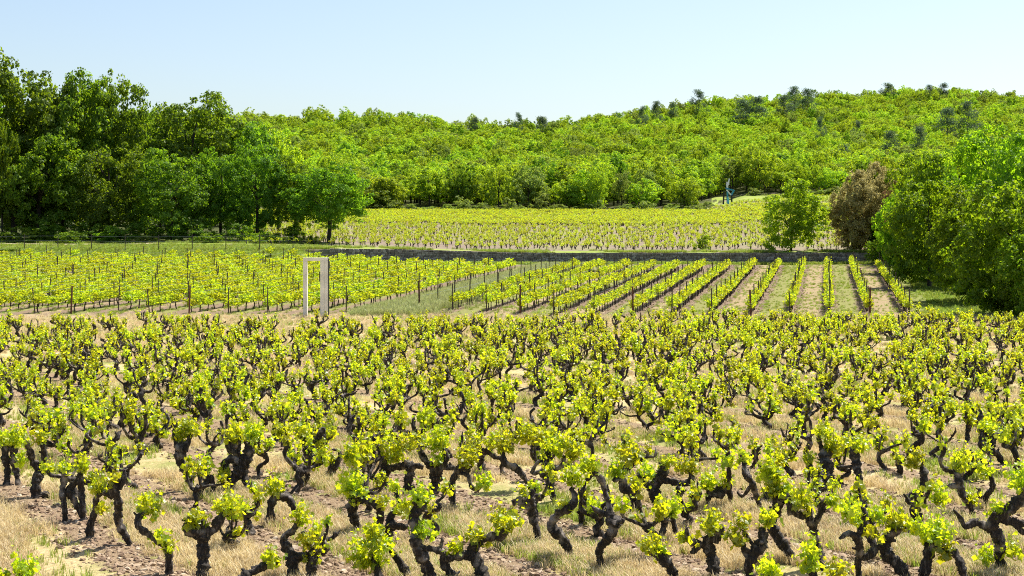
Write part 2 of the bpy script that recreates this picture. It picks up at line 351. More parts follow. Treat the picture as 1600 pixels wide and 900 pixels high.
def zone_near(X, Y):
    px = 800 + F * X / Y; w = X - TX * (Y - 78)
    trel = sstep(74, 77, Y)
    meadow = sstep(73.5, 76, Y) * np.maximum(sstep(21.0, 22.2, w), sstep(124, 131, Y) * (sstep(-14, -18, X)))
    meadow = np.maximum(meadow, sstep(74, 77, Y) * sstep(-8.6, -8.0, w) * sstep(-4.4, -5.0, w) * .75)
    meadow = np.maximum(meadow, sstep(131.0, 132.0, Y) * .85)
    track = sstep(65, 68, Y) * sstep(79, 77, Y) * sstep(-1, -7, w) * .45
    return np.stack([trel, meadow, track, np.ones_like(X)], -1)
PXN = PXF
sheet('near_ground', PXN, np.concatenate([np.geomspace(1.2, 14, 20), np.linspace(14.3, 80, 200), np.linspace(80.6, WALL_Y + .02, 80), [WALL_Y + .1]]), M['ground'], zone_near)
o = sheet('far_field_ground', PXF, np.concatenate([[WALL_Y + .1, WALL_Y + .22], np.linspace(WALL_Y + .5, 312, 90)]), M['far_field'])
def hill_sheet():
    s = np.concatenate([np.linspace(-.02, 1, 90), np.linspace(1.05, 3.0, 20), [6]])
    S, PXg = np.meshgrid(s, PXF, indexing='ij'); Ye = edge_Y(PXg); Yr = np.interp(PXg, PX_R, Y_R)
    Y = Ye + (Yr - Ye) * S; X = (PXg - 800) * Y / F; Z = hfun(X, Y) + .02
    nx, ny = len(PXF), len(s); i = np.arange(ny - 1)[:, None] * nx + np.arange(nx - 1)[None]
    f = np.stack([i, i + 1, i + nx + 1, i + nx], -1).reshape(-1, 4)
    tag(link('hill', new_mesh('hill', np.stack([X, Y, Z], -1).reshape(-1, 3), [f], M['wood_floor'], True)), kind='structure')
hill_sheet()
# meadow at the back right and the sunken path under the left wood
sheet('back_meadow', np.linspace(1112, 1335, 40), np.linspace(279, 309, 24), M['meadow'], lift=.05)
sheet('verge', np.linspace(-600, 1345, 140), np.linspace(WALL_Y + .7, 137.6, 8), M['meadow'], lift=.015)
sheet('bank', np.linspace(-600, 500, 60), np.linspace(137.65, 141.4, 8), M['meadow'], lift=.01)
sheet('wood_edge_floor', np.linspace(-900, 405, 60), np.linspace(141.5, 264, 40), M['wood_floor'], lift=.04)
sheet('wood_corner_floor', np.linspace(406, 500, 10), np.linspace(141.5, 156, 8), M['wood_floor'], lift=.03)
sheet('path', np.linspace(-600, 245, 60), np.linspace(139.4, 140.5, 5), M['path'], lift=.02)

# ------------------------------------------------------------------ trees: prototypes
def crown_mesh(name, mat, clumps=120, per=42, leaf=.055, lobes=14, lobe_r=(.26, .46), tmpl=(LEAF4_V, LEAF4_F), low=-.95, csize=(.07, .14), flat=.7, spread=.70, box=2.0):
    """unit crown built of bough lobes: radius about 1 sideways, -1..1 upright; leaf clumps sit on the lobes, upper sides fuller"""
    mb = MB(); P, S, NR = [], [], []; L = [(np.zeros(3), .5)]
    for i in range(lobes):
        z = 1 - 2 * (i + .5) / lobes; a = i * 2.4 + rng.uniform(-.5, .5); w = math.sqrt(max(0, 1 - abs(z) ** box)); r = rng.uniform(*lobe_r)
        c = np.array([math.cos(a) * w, math.sin(a) * w, z]) * spread * rng.uniform(.8, 1.16); L.append((c, r))
    wt = np.array([r * r for _, r in L]); wt[0] *= .6; wt /= wt.sum(); k = 0
    while k < clumps:
        c0, r = L[rng.choice(len(L), p=wt)]; d = rng.standard_normal(3); d /= np.linalg.norm(d)
        if d[2] < -.2 and rng.random() < .55: continue
        c = c0 + d * r * rng.uniform(.55, 1.05) * [1, 1, .85]
        if c[2] < low: continue
        k += 1; n = int(per * rng.uniform(.6, 1.35)); cr = rng.uniform(*csize)
        q = rng.standard_normal((n, 3)); q /= np.linalg.norm(q, axis=1)[:, None]; q *= (rng.uniform(.15, 1, n) ** .5)[:, None]; q[:, 2] *= flat
        P.append(c + q * cr); S.append(rng.uniform(.7, 1.35, n) * leaf)
        NR.append(q * .5 + d * .6 + np.array([0, 0, .4]) + .55 * rng.standard_normal((n, 3)))
    P, S, NR = np.vstack(P), np.concatenate(S), np.vstack(NR)
    stamp(mb, tmpl[0], tmpl[1], P, S, NR, rng.uniform(0, 6.28, len(P)))
    return mb.mesh(name, mat)
def wood_mesh(name, limbs=9, h=1.0, r=.07, spread=.75, fork=.35):
    """unit tree skeleton: from z=0 to about z=h, limbs reach sideways by about spread*h/2"""
    mb = MB(); x = rng.uniform(-.03, .03, 4)
    tube(mb, [(0, 0, -.06, r * 1.5), (0, 0, .03, r * 1.1), (x[0], x[1], fork * h, r * .85), (x[2] * 2, x[3] * 2, .62 * h, r * .5), (x[0] * 3, x[1] * 3, .93 * h, r * .12)], 8, .05, .05)
    for i in range(limbs):
        z0 = h * rng.uniform(fork * .55, .72); a = i * 2.4 + rng.uniform(-.4, .4); L = spread * h * rng.uniform(.3, .5) * (1.15 - .5 * z0 / h); rr = r * rng.uniform(.28, .48)
        e = np.array([math.cos(a), math.sin(a)]); up = rng.uniform(.35, .9) * L
        tube(mb, [(0, 0, z0, rr), (*(e * L * .45), z0 + up * .35, rr * .75), (*(e * L * .8 + rng.uniform(-.03, .03, 2)), z0 + up * .8, rr * .45), (*(e * L * 1.05), z0 + up * 1.1, rr * .12)], 6, .05, .04)
        for _ in range(2):
            b = a + rng.uniform(-.9, .9); e2 = np.array([math.cos(b), math.sin(b)]); s = e * L * rng.uniform(.45, .8); zz = z0 + up * .6
            tube(mb, [(*s, zz, rr * .4), (*(s + e2 * L * .25), zz + up * .25, rr * .25), (*(s + e2 * L * .45), zz + up * .6, rr * .06)], 5, .06, .03)
    return mb.mesh(name, M['tree_bark'], True)
WOOD = [wood_mesh('wood_%d' % i, r=.035) for i in range(5)]
OAK = [crown_mesh('oak_crown_%d' % i, M['oak_leaf'], 320, 36, .062, 12, (.26, .52), csize=(.07, .16), box=2.6) for i in range(8)]
DOAK = [crown_mesh('dark_wood_crown_%d' % i, M['dark_oak_leaf'], 260, 36, .066, 11, (.26, .5), csize=(.07, .16), box=2.6) for i in range(2)]
POAK = [crown_mesh('pale_wood_crown_%d' % i, M['shrub_leaf'], 220, 34, .064, 11, (.26, .5), csize=(.07, .16), box=2.4) for i in range(2)]
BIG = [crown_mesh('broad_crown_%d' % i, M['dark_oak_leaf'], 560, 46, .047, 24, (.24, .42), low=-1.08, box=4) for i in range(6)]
FRESH = [crown_mesh('fresh_crown_%d' % i, M['fresh_leaf'], 540, 44, .052, 22, (.24, .44), low=-1.08, box=2.8) for i in range(5)]
LONE = crown_mesh('lone_crown', M['walnut_leaf'], 420, 38, .058, 16, (.26, .42), low=-1.0, csize=(.08, .16), spread=.78, box=2.6)
EVER = [crown_mesh('ever_crown_%d' % i, M['brown_leaf'], 620, 64, .042, 12, (.3, .45), csize=(.07, .13), box=3, spread=.74) for i in range(2)]
RUSSET = crown_mesh('russet_crown', M['russet_leaf'], 160, 45, .055, 8, (.3, .5))
SHRUB = [crown_mesh('shrub_crown_%d' % i, M['shrub_leaf'], 90, 32, .09, 7, (.3, .5), low=-.4, csize=(.1, .2)) for i in range(4)]
DSHRUB = [crown_mesh('dark_shrub_crown_%d' % i, M['dark_oak_leaf'], 110, 36, .08, 8, (.3, .5), low=-.4, csize=(.1, .2)) for i in range(2)]
def pine_mesh(name):
    mb = MB(); P, S, NR = [], [], []
    for i in range(70):
        z = rng.uniform(-.75, 1); w = .75 * (1 - ((z + .75) / 1.85) ** 1.3) + .12; a = rng.uniform(0, 6.28); r = w * rng.uniform(.35, 1)
        c = np.array([math.cos(a) * r, math.sin(a) * r, z]); n = 34
        q = rng.standard_normal((n, 3)) * [.12, .12, .06]; P.append(c + q); S.append(rng.uniform(.06, .12, n)); NR.append(rng.standard_normal((n, 3)) + [0, 0, .7])
    P = np.vstack(P); stamp(mb, LEAF4_V * [.5, 1.3, 1], LEAF4_F, P, np.concatenate(S), np.vstack(NR), rng.uniform(0, 6.28, len(P)))
    return mb.mesh(name, M['pine_leaf'])
PINE = [pine_mesh('pine_crown_%d' % i) for i in range(3)]
def tree(name, X, Y, H, Wd, crown, label, cat='tree', group=None, low=.25, mat=None, wood=None, depth=None, base_dz=0.0, thick=1.0):
    """low: where the crown starts, as a share of the height"""
    t = link(name, None, None, (X, Y, hz(X, Y) + base_dz)); tag(t, label, cat, group)
    w = link('trunk', wood or random.choice(WOOD), t); w.scale = (Wd * .62 * thick, Wd * .62 * thick, H * .93); w.rotation_euler = (0, 0, random.uniform(0, 6.28))
    c = link('crown', crown, t, (0, 0, H * (1 + low) / 2)); c.scale = (Wd / 2, (depth or Wd) / 2, H * (1 - low) / 2); c.rotation_euler = (0, 0, random.uniform(0, 6.28))
    return t
def tree_px(name, px, Y, top, wpx, crown, label, **kw):
    X = (px - 800) * Y / F; H = (zimg(top, Y) - hz(X, Y)) * .97
    return tree(name, X, Y, H, wpx * Y / F, crown, label, **kw)

# ------------------------------------------------------------------ left wood
LEFT = [  # px, Y, top, width px, low, label
 (-70, 148, 95, 210, .12, 'huge dark oak cut by the left edge of the photo'),
 (22, 152, 86, 215, .1, 'tallest dark oak beside the left edge, topping the wood'),
 (98, 153, 100, 180, .12, 'tall dark oak, second crown from the left along the skyline'),
 (160, 156, 97, 150, .2, 'tall oak with a loose ragged top right of the tallest crowns'),
 (228, 162, 150, 130, .2, 'slender dark oak filling the dip in the left skyline'),
 (302, 160, 136, 190, .2, 'dark spreading oak with visible black boughs and a domed top'),
 (372, 164, 163, 150, .15, 'dark oak at the right shoulder of the left wood'),
 (435, 172, 188, 110, .2, 'mid green oak behind the right end of the left wood'),
 (60, 147, 205, 180, .05, 'broad dark oak hanging to the ground in the front of the wood at left'),
 (168, 148, 214, 150, .05, 'dark bushy oak in front, below the ragged topped oak'),
 (4, 145.5, 180, 70, .1, 'lighter yellow green oak at the very left edge'),
 (270, 146, 228, 150, .04, 'round dense dark oak standing forward at the middle of the left wood'),
 (345, 150, 220, 110, .06, 'dark oak just right of the round dense one'),
 (402, 149, 228, 105, .08, 'dark oak with thin stems showing light between them'),
 (462, 150, 236, 95, .14, 'dark oak next to the last tree of the left wood'),
 (514, 146, 246, 150, .12, 'last oak at the right end of the wood, its bent trunk seen against the vines'),
 (125, 168, 130, 160, .1, 'dark oak deep in the wood behind the tall skyline oaks'),
 (20, 192, 260, 130, .0, 'shaded oak far inside the wood near the left edge'),
 (100, 194, 262, 130, .0, 'shaded oak far inside the wood, second from the left edge'),
 (185, 192, 260, 130, .0, 'shaded oak far inside the wood, third from the left edge'),
 (262, 195, 264, 120, .0, 'shaded oak far inside the wood behind the round dense oak'),
 (335, 193, 262, 110, .0, 'shaded oak far inside the wood left of the thin stemmed oak'),
 (250, 176, 165, 150, .1, 'dark oak deep in the wood behind the domed oak'),
]
for i, (px, Y, top, w, low, lab) in enumerate(LEFT):
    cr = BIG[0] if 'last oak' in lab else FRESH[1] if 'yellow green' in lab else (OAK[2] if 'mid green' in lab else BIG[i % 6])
    tree_px('oak_tree', px, Y, top, w, cr, lab, group='oaks of the left wood', low=low if 'last oak' in lab else low - .08, depth=w * Y / F * .8)
for i, (px, Y, top, w, m, lab) in enumerate([
 (228, 141.6, 366, 44, 0, 'sunlit yellowish bush by the path under the dark oaks'), (112, 141.8, 360, 60, 1, 'low dark bush at the foot of the wood near the left'),
 (330, 142, 362, 60, 1, 'low dark bush below the round dense oak'), (490, 142.4, 368, 34, 1, 'small dark bush at the foot of the last oak'),
 (40, 142.5, 352, 90, 1, 'dark undergrowth bush at the left edge of the wood'), (180, 143, 352, 80, 1, 'dark undergrowth bush left of the sunlit bush'),
 (415, 143, 360, 70, 1, 'dark undergrowth bush under the thin stemmed oak'),
 (-30, 143, 350, 100, 1, 'dark undergrowth bush cut by the left photo edge'), (75, 144, 340, 80, 1, 'taller dark undergrowth bush near the left of the wood'),
 (140, 144.5, 345, 70, 1, 'taller dark undergrowth bush between the two front oaks at left'), (225, 145, 340, 80, 1, 'dark undergrowth bush behind the sunlit yellowish bush'),
 (300, 144.5, 345, 70, 1, 'dark undergrowth bush at the left stems of the round oak'), (375, 144.5, 346, 64, 1, 'dark undergrowth bush between the round and thin stemmed oaks'),
 (455, 145, 350, 56, 1, 'dark undergrowth bush left of the last oak'),
 (15, 132.5, 388, 70, 2, 'pale green bramble bush at the left end of the trellised block'), (-25, 131, 386, 60, 2, 'pale green bramble at the left photo edge behind the vines')]):
    X = (px - 800) * Y / F
    sh = [SHRUB[0], DSHRUB[i % 2], SHRUB[1 + i % 2]][m]
    t = link('bush', None, None, (X, Y, hz(X, Y))); tag(t, lab, 'bush', 'bushes at the foot of the left wood')
    H = zimg(top, Y) - hz(X, Y); c = link('foliage', sh, t, (0, 0, H * .3)); c.scale = (w * Y / F / 2, w * Y / F / 2.4, H * .7); c.rotation_euler.z = random.uniform(0, 6)
    link('stem', WOOD[i % 5], t).scale = (H * .7, H * .7, H * .8)

# ------------------------------------------------------------------ right wood
RIGHT = [
 (1592, 78, 262, 215, .02, 'bright green leafy tree nearest the camera at the right edge'),
 (1522, 88, 285, 170, .03, 'bright green tree hanging over the lane, left of the nearest right edge tree'),
 (1452, 101, 262, 150, .06, 'bright green tree with slanting dark boughs at the middle of the right wood'),
 (1408, 118, 290, 84, .05, 'narrow bright tree beside the russet bush in the right wood'),
 (1562, 108, 196, 190, .1, 'tall green tree in the right wood behind the nearest ones'),
 (1490, 122, 218, 150, .1, 'tall green tree behind the slanting boughs, its top bulging left'),
 (1432, 132, 236, 100, .1, 'green tree right above the russet bush in the right wood'),
 (1640, 100, 176, 190, .1, 'tallest green tree cut by the right edge'),
 (1385, 137, 330, 60, .03, 'low shaded tree at the right end of the stone wall'),
 (1545, 138, 205, 150, .1, 'green tree at the back of the right wood'),
 (1640, 74, 330, 150, .02, 'leafy tree cut by the right edge just behind the bush vines'),
]
for i, (px, Y, top, w, low, lab) in enumerate(RIGHT):
    tree_px('leafy_tree', px, Y, top, w, FRESH[i % 5] if i != 8 else BIG[2], lab, group='trees of the right wood', low=low - .1)
for i, (px, Y, top, w, lab) in enumerate([
 (1535, 86, 405, 80, 'low leafy bush under the bright tree hanging over the lane'), (1575, 79, 410, 90, 'low leafy bush left of the nearest right edge tree'),
 (1458, 106, 385, 70, 'low leafy bush under the tree with slanting boughs'), (1418, 118, 376, 50, 'low leafy bush under the narrow tree by the russet one'),
 (1503, 95, 395, 60, 'low leafy bush between the slanting bough tree and the hanging tree'), (1610, 76, 400, 110, 'low leafy bush at the right photo edge below the nearest tree'),
 (1380, 131, 370, 56, 'dark leafy bush where the stone wall ends at right')]):
    X = (px - 800) * Y / F; H = zimg(top, Y) - hz(X, Y); t = link('bush', None, None, (X, Y, hz(X, Y))); tag(t, lab, 'bush', 'bushes at the foot of the right wood')
    c = link('foliage', FRESH[i % 5], t, (0, 0, H * .42)); c.scale = (w * Y / F / 2, w * Y / F / 2, H * .58); c.rotation_euler.z = i * 2.1
    link('stem', WOOD[i % 5], t).scale = (H * .6, H * .6, H * .8)
tree_px('evergreen_oak', 1358, 137.5, 246, 104, EVER[0], 'brown flowering evergreen oak leaning over the right end of the wall', group='evergreen oaks by the wall', low=-.08)
tree_px('evergreen_oak', 1332, 138.5, 284, 76, EVER[1], 'small brownish oak left of the big brown one, above the vines', group='evergreen oaks by the wall', low=-.06)
tree_px('evergreen_oak', 1394, 128, 298, 46, RUSSET, 'russet brown bush tree between the green trees of the right wood', group='evergreen oaks by the wall', low=.3)
tree_px('walnut_tree', 1236, 137, 286, 110, LONE, 'lone round leafy tree standing just behind the stone wall', low=.02, thick=.7)
X, Y = ground_at(1097, 139.5); t = link('bush', None, None, (X, Y, hz(X, Y))); tag(t, 'lone green bush behind the wall left of the lone tree', 'bush')
c = link('foliage', SHRUB[3], t, (0, 0, .5)); c.scale = (.98, .8, 1.0); c.material_slots[0].link = 'OBJECT'; c.material_slots[0].material = M['fresh_leaf']; link('stem', WOOD[1], t).scale = (1, 1, 1.2)

# ------------------------------------------------------------------ hillside wood
pts = []
Yv = 263.0
hill_pts = []
def hill_free(px, Y):
    return Y > edge_Y(px) + 1
k = 0
grid = 5.0
for Y in np.arange(263, 760, grid):
    half = (1700 * Y / F) / 2 * 1.12
    for X in np.arange(-half, half, grid):
        x, y = X + rng.uniform(-1.9, 1.9), Y + rng.uniform(-1.9, 1.9); px = 800 + F * x / y
        if not (-60 < px < 1680) or y < edge_Y(px) + 1.5 or y > np.interp(px, PX_R, Y_R) + 6: continue
        if px < 360 and y < 400: continue
        if 1106 < px < 1170 and y < 316: continue
        hill_pts.append((x, y, px))
hill_pts = np.array(hill_pts)
hh = rng.uniform(4.2, 8.8, len(hill_pts)) * (1 + .12 * np.sin(hill_pts[:, 0] * .09) * np.sin(hill_pts[:, 1] * .07))
hw = rng.uniform(4.2, 8.4, len(hill_pts))
near_edge = np.array([p[1] < edge_Y(p[2]) + 6 for p in hill_pts])
hh[near_edge] *= 1.12
order = np.argsort(hill_pts[:, 1] - np.array([edge_Y(p) for p in hill_pts[:, 2]]) * 1.0 + np.where((hill_pts[:, 2] > 555) & (hill_pts[:, 2] < 1560), 0, 900))
ind = order[:280]; rest = order[280:]
ranks = {}
for j in ind:
    x, y, px = hill_pts[j]; rk = int((y - edge_Y(px) - 1.5) / 5.0); ranks.setdefault(rk, []).append((px, j))
for rk in sorted(ranks):
    for n, (px, j) in enumerate(sorted(ranks[rk])):
        x, y, _ = hill_pts[j]
        where = 'wood edge' if rk == 0 else 'hillside wood'
        lab = '%s oak from the left, %s rank of the %s' % (ordn(n + 1), ordn(rk + 1), where)
        tree('hillside_oak', x, y, hh[j], hw[j], (OAK + OAK + DOAK + POAK)[int(j) * 7 % 20], lab, group='oaks on the lower hillside', low=rng.uniform(-.16, -.04) if rk == 0 else .1)
proto_coll('oak', OAK + DOAK + POAK)
p = hill_pts[rest]; n = len(p); z = hfun(p[:, 0], p[:, 1]) + hh[rest] * .55
scatter('hillside_forest', np.stack([p[:, 0], p[:, 1], z], -1), rz_arr(n), np.stack([hw[rest] / 2, hw[rest] / 2, hh[rest] * .47], -1), np.where(rng.random(n) < .83, rng.integers(0, 8, n), rng.integers(8, 12, n)), PROTO['oak'],
        'mass of green oak crowns covering the upper hillside', 'forest')
PINES = [(810, 500, 178, 16, 'lone pine poking above the left half of the hill crest'), (846, 505, 184, 26, 'low pine pair crown right of the lone crest pine'), (742, 500, 186, 16, 'small dark pine at the lowest dip of the crest'),
 (1004, 560, 168, 18, 'left of three pines where the crest starts to climb'), (1026, 575, 160, 20, 'middle of three pines where the crest starts to climb'), (1052, 585, 162, 16, 'thin right one of three pines on the climbing crest'),
 (1091, 600, 142, 26, 'tall pine standing clear above the climbing crest'), (1160, 560, 158, 34, 'left pine of the dark pair below the crest'), (1182, 560, 154, 34, 'right pine of the dark pair below the crest'),
 (1226, 600, 150, 30, 'left pine of the tall trio on the crest'), (1241, 610, 137, 24, 'middle and tallest pine of the trio on the crest'), (1262, 600, 141, 26, 'right pine of the tall trio on the crest'),
 (1387, 700, 131, 26, 'round dark pine alone on the highest part of the crest'), (1452, 690, 134, 16, 'left of two small pines near the right end of the crest'), (1474, 690, 132, 20, 'right of two small pines near the right end of the crest'),
 (1282, 480, 185, 18, 'thin bluish pine halfway up the right slope'), (1318, 380, 228, 30, 'grey green pine low on the slope behind the lone tree'), (1392, 430, 208, 30, 'grey pine above the russet bush on the slope'),
 (1340, 520, 190, 18, 'faint grey pine midway up the right slope'), (1436, 470, 200, 26, 'grey pine above the tall trees of the right wood'), (1480, 520, 172, 34, 'left grey pine high on the right slope'), (1512, 520, 160, 30, 'right grey pine high on the right slope')]
for i, (px, Y, top, w, lab) in enumerate(PINES):
    X = (px - 800) * Y / F; H = max(6.5, min(13, zimg(top, Y) - hz(X, Y)))
    t = link('pine_tree', None, None, (X, Y, zimg(top, Y) - H)); tag(t, lab, 'tree', 'pines on the hill')
    wd = w * Y / F; tr = link('trunk', WOOD[i % 5], t); tr.scale = (wd * .5, wd * .5, H * .9)
    c = link('crown', PINE[i % 3], t, (0, 0, H * .6)); c.scale = (wd * .85, wd * .85, H * .42); c.rotation_euler.z = i
SH = [(568, 312, 30), (590, 318, 26), (612, 308, 34), (640, 318, 26), (668, 322, 30), (700, 318, 24), (722, 306, 36), (748, 316, 34), (770, 322, 24), (795, 308, 26), (812, 320, 24), (842, 300, 32), (872, 318, 30), (905, 322, 28), (930, 312, 30),
      (975, 318, 26), (1010, 312, 30), (1050, 318, 28), (1085, 318, 30), (1104, 314, 24), (1180, 292, 30), (1262, 296, 34), (1290, 294, 34), (1310, 290, 40)]
for i, (px, top, w) in enumerate(SH):
    Y = edge_Y(px) - rng.uniform(0, 1.5); X = (px - 800) * Y / F; H = zimg(top, Y) - hz(X, Y)
    t = link('shrub', None, None, (X, Y, hz(X, Y))); tag(t, '%s shrub from the left along the foot of the hillside wood' % ordn(i + 1), 'shrub', 'shrubs along the wood edge')
    c = link('foliage', SHRUB[i % 4], t, (0, 0, H * .3)); wd = w * Y / F * .6; c.scale = (wd, wd, H * .7); c.rotation_euler.z = i * 1.7
    link('stem', WOOD[i % 5], t).scale = (wd, wd, H * .7)

# ------------------------------------------------------------------ dry-stone retaining wall
wx0, wx1 = -15.9, 30.6
wall = link('stone_wall', None, None, ((wx0 + wx1) / 2, WALL_Y, hz(8, WALL_Y - .5))); tag(wall, 'long low dry stone wall of grey stones between the trellised rows and the far vines', 'wall')
mb = MB(); ox, oz = wall.location.x, wall.location.z
xs = np.linspace(wx0, wx1, 40)
for a, b in zip(xs[:-1], xs[1:]):
    zc = hz((a + b) / 2, WALL_Y - .4); zt = 2.60 + .36 * float(sstep(4, -15, (a + b) / 2))
    mb.box(((a + b) / 2 - ox, .14, (zc - .3 + zt) / 2 - oz), (b - a - .001, .36, zt - zc + .3))
core = link('core', mb.mesh('wall_core', M['stone']), wall)
mb = MB()
def stone(mb, c, d):
    v = np.array([[x, y, z] for x in (-.5, .5) for y in (-.5, .5) for z in (-.5, .5)]) * d * rng.uniform(.78, 1.0, (8, 3))
    mb.add(v + c, [[0, 1, 3, 2], [4, 6, 7, 5], [0, 4, 5, 1], [2, 3, 7, 6], [0, 2, 6, 4], [1, 5, 7, 3]])
z = 1.45
while z < 2.98:
    hgt = rng.uniform(.10, .17); x = wx0
    while x < wx1:
        l = rng.uniform(.14, .38)
        if z + hgt > hz(x, WALL_Y - .4) - .1 and z < 2.56 + .36 * float(sstep(4, -15, x)): stone(mb, np.array([x + l / 2 - ox, -.06 + rng.uniform(-.035, .02), z + hgt / 2 - oz]), np.array([l * 1.02, .24, hgt * 1.03]))
        x += l
    z += hgt
st = link('stones', mb.mesh('wall_stones', M['stone']), wall); st['kind'] = 'stuff'
mb = MB(); x = wx0
while x < wx1:
    l = rng.uniform(.25, .55); stone(mb, np.array([x + l / 2 - ox, .1, 2.66 + .36 * float(sstep(4, -15, x)) - oz + rng.uniform(-.02, .03)]), np.array([l, .55, .11])); x += l
st = link('coping_stones', mb.mesh('wall_coping', M['stone']), wall); st['kind'] = 'stuff'

# ------------------------------------------------------------------ door-frame sculpture
gx, gy = ground_at(493.5, 77.2); gate = link('doorway_sculpture', None, None, (gx, gy, hz(gx, gy) - .02)); tag(gate, 'tall free standing pale concrete door frame with one wide jamb', 'sculpture')
gate.rotation_euler.z = R(2)
def bevel_box(name, c, d, mat, parent, bev=.012):
    import bmesh
    bm = bmesh.new(); bmesh.ops.create_cube(bm, size=1)
    for v in bm.verts: v.co = (v.co.x * d[0], v.co.y * d[1], v.co.z * d[2])
    bmesh.ops.bevel(bm, geom=bm.edges[:], offset=bev, segments=2, affect='EDGES')
    me = bpy.data.meshes.new(name); bm.to_mesh(me); bm.free(); me.materials.append(mat)
    return link(name, me, parent, c)
bevel_box('jamb', (-.525, 0, 1.43), (.2, .36, 2.86), M['concrete'], gate)
bevel_box('jamb', (.335, 0, 1.43), (.2, .38, 2.86), M['concrete'], gate)
bevel_box('jamb', (.53, -.004, 1.43), (.186, .39, 2.86), M['concrete'], gate)
bevel_box('lintel', (0, 0, 2.943), (1.252, .36, .16), M['concrete'], gate)
bevel_box('dark_edge', (.6425, .0, 1.5), (.03, .40, 3.0), M['black_steel'], gate, .004)  # thin black slab covering the outer right side of the wide jamb

# ------------------------------------------------------------------ painted steel sculpture at the back meadow
sx, sy = ground_at(1137.5, 284.5); sc_ = link('abstract_sculpture', None, None, (sx, sy, hz(sx, sy) + .05)); tag(sc_, 'tall angular abstract sculpture in teal, white and black on the back meadow', 'sculpture')
K = 284.5 / F
def beam(name, a, b, w, mat, d=.35):
    a = np.array([(a[0] - 1137.5) * K, 0, (320.5 - a[1]) * K]); b = np.array([(b[0] - 1137.5) * K, 0, (320.5 - b[1]) * K])
    v = b - a; L = np.linalg.norm(v); mb = MB(); mb.box((0, 0, 0), (w * K, d, L))
    o = link(name, mb.mesh(name, mat), sc_, tuple((a + b) / 2)); o.rotation_euler = (0, math.atan2(v[0], v[2]), 0); return o
beam('leg', (1130.3, 320.6), (1131, 301), 2.2, M['black_steel'], .40); beam('leg', (1143.4, 320.4), (1143, 304), 2.2, M['black_steel'], .42)
beam('crossbar', (1130, 313.6), (1144, 313.2), 1.3, M['black_steel'], .3)
beam('foot_plate', (1137.4, 320.5), (1137, 310), 3.6, M['sky_paint'], .5); beam('spine', (1136.6, 311), (1136.4, 292), 2.4, M['teal_paint'], .36)
beam('frame_bar', (1133.5, 295.5), (1147, 299), 1.8, M['teal_paint'], .44); beam('frame_bar', (1147, 298.5), (1142.5, 306.5), 2.2, M['teal_paint'], .46)
beam('frame_bar', (1135, 298), (1142, 306), 1.8, M['white_paint'], .48); beam('mast', (1136.5, 295), (1135.6, 288), 2.6, M['white_paint'], .38)
beam('mast', (1137.5, 291), (1139.5, 280.5), 1.7, M['white_paint'], .34); beam('mast', (1135.5, 286), (1139.5, 289.5), 1.4, M['white_paint'], .31)

# ------------------------------------------------------------------ vines: builders
def leaf_tuft(w, h, dens=1.0, big=True, leaf=(.055, .10), mat='vine_leaf', depth=None):
    """tuft of young shoots; origin at the bottom middle, w wide and h high (metres)"""
    mb = MB(); depth = depth or w; ns = max(4, int(15 * (w / .4) ** .9 * dens)); P, S, NR = [], [], []
    for i in range(ns):
        a = rng.uniform(0, 6.28); rr = math.sqrt(rng.uniform(0, 1)); b = np.array([math.cos(a) * rr * w * .22, math.sin(a) * rr * depth * .22, h * .02])
        top = np.array([math.cos(a) * rr * w * .5, math.sin(a) * rr * depth * .5, h * rng.uniform(.45, 1.0) * (1.3 if rng.random() < .18 else 1) * (1 - .3 * rr * rr)])
        top = top + rng.normal(0, .03, 3); k = max(4, int(np.linalg.norm(top - b) / .032)); tt = np.linspace(.12, 1, k)[:, None]
        bow = np.array([math.cos(a), math.sin(a), 0]) * .05 * rng.uniform(-.3, 1)
        path = b + (top - b) * tt + bow * np.sin(tt * 3.14)
        off = rng.standard_normal((k, 3)) * [.045, .045, .03]; P.append(path + off)
        S.append(rng.uniform(*leaf, k) * (1.1 - .55 * tt[:, 0]) * rng.uniform(.85, 1.2)); NR.append(off * 9 + rng.standard_normal((k, 3)) * .75 + [0, 0, .55])
        tube(mb, [(*b, .0045), (*((b + top) / 2 + bow), .0035), (*top, .002)], 3, .12)
    n = int(15 * dens * (w / .4)); q = rng.standard_normal((n, 3)); q /= np.linalg.norm(q, axis=1)[:, None]; q *= (rng.uniform(.3, 1, n) ** .6)[:, None]
    P.append(q * [w * .42, depth * .42, h * .38] + [0, 0, h * .42]); S.append(rng.uniform(*leaf, n)); NR.append(q + rng.standard_normal((n, 3)) * .7 + [0, 0, .3])
    P, S, NR = np.vstack(P), np.concatenate(S), np.vstack(NR)
    if big: stamp(mb, LEAF_V, LEAF_F, P, S, NR, rng.uniform(0, 6.28, len(P)))
    else: stamp(mb, LEAF5_V, LEAF5_F, P, S * 1.1, NR, rng.uniform(0, 6.28, len(P)))
    me = mb.mesh('leaf_tuft', M[mat]); return me
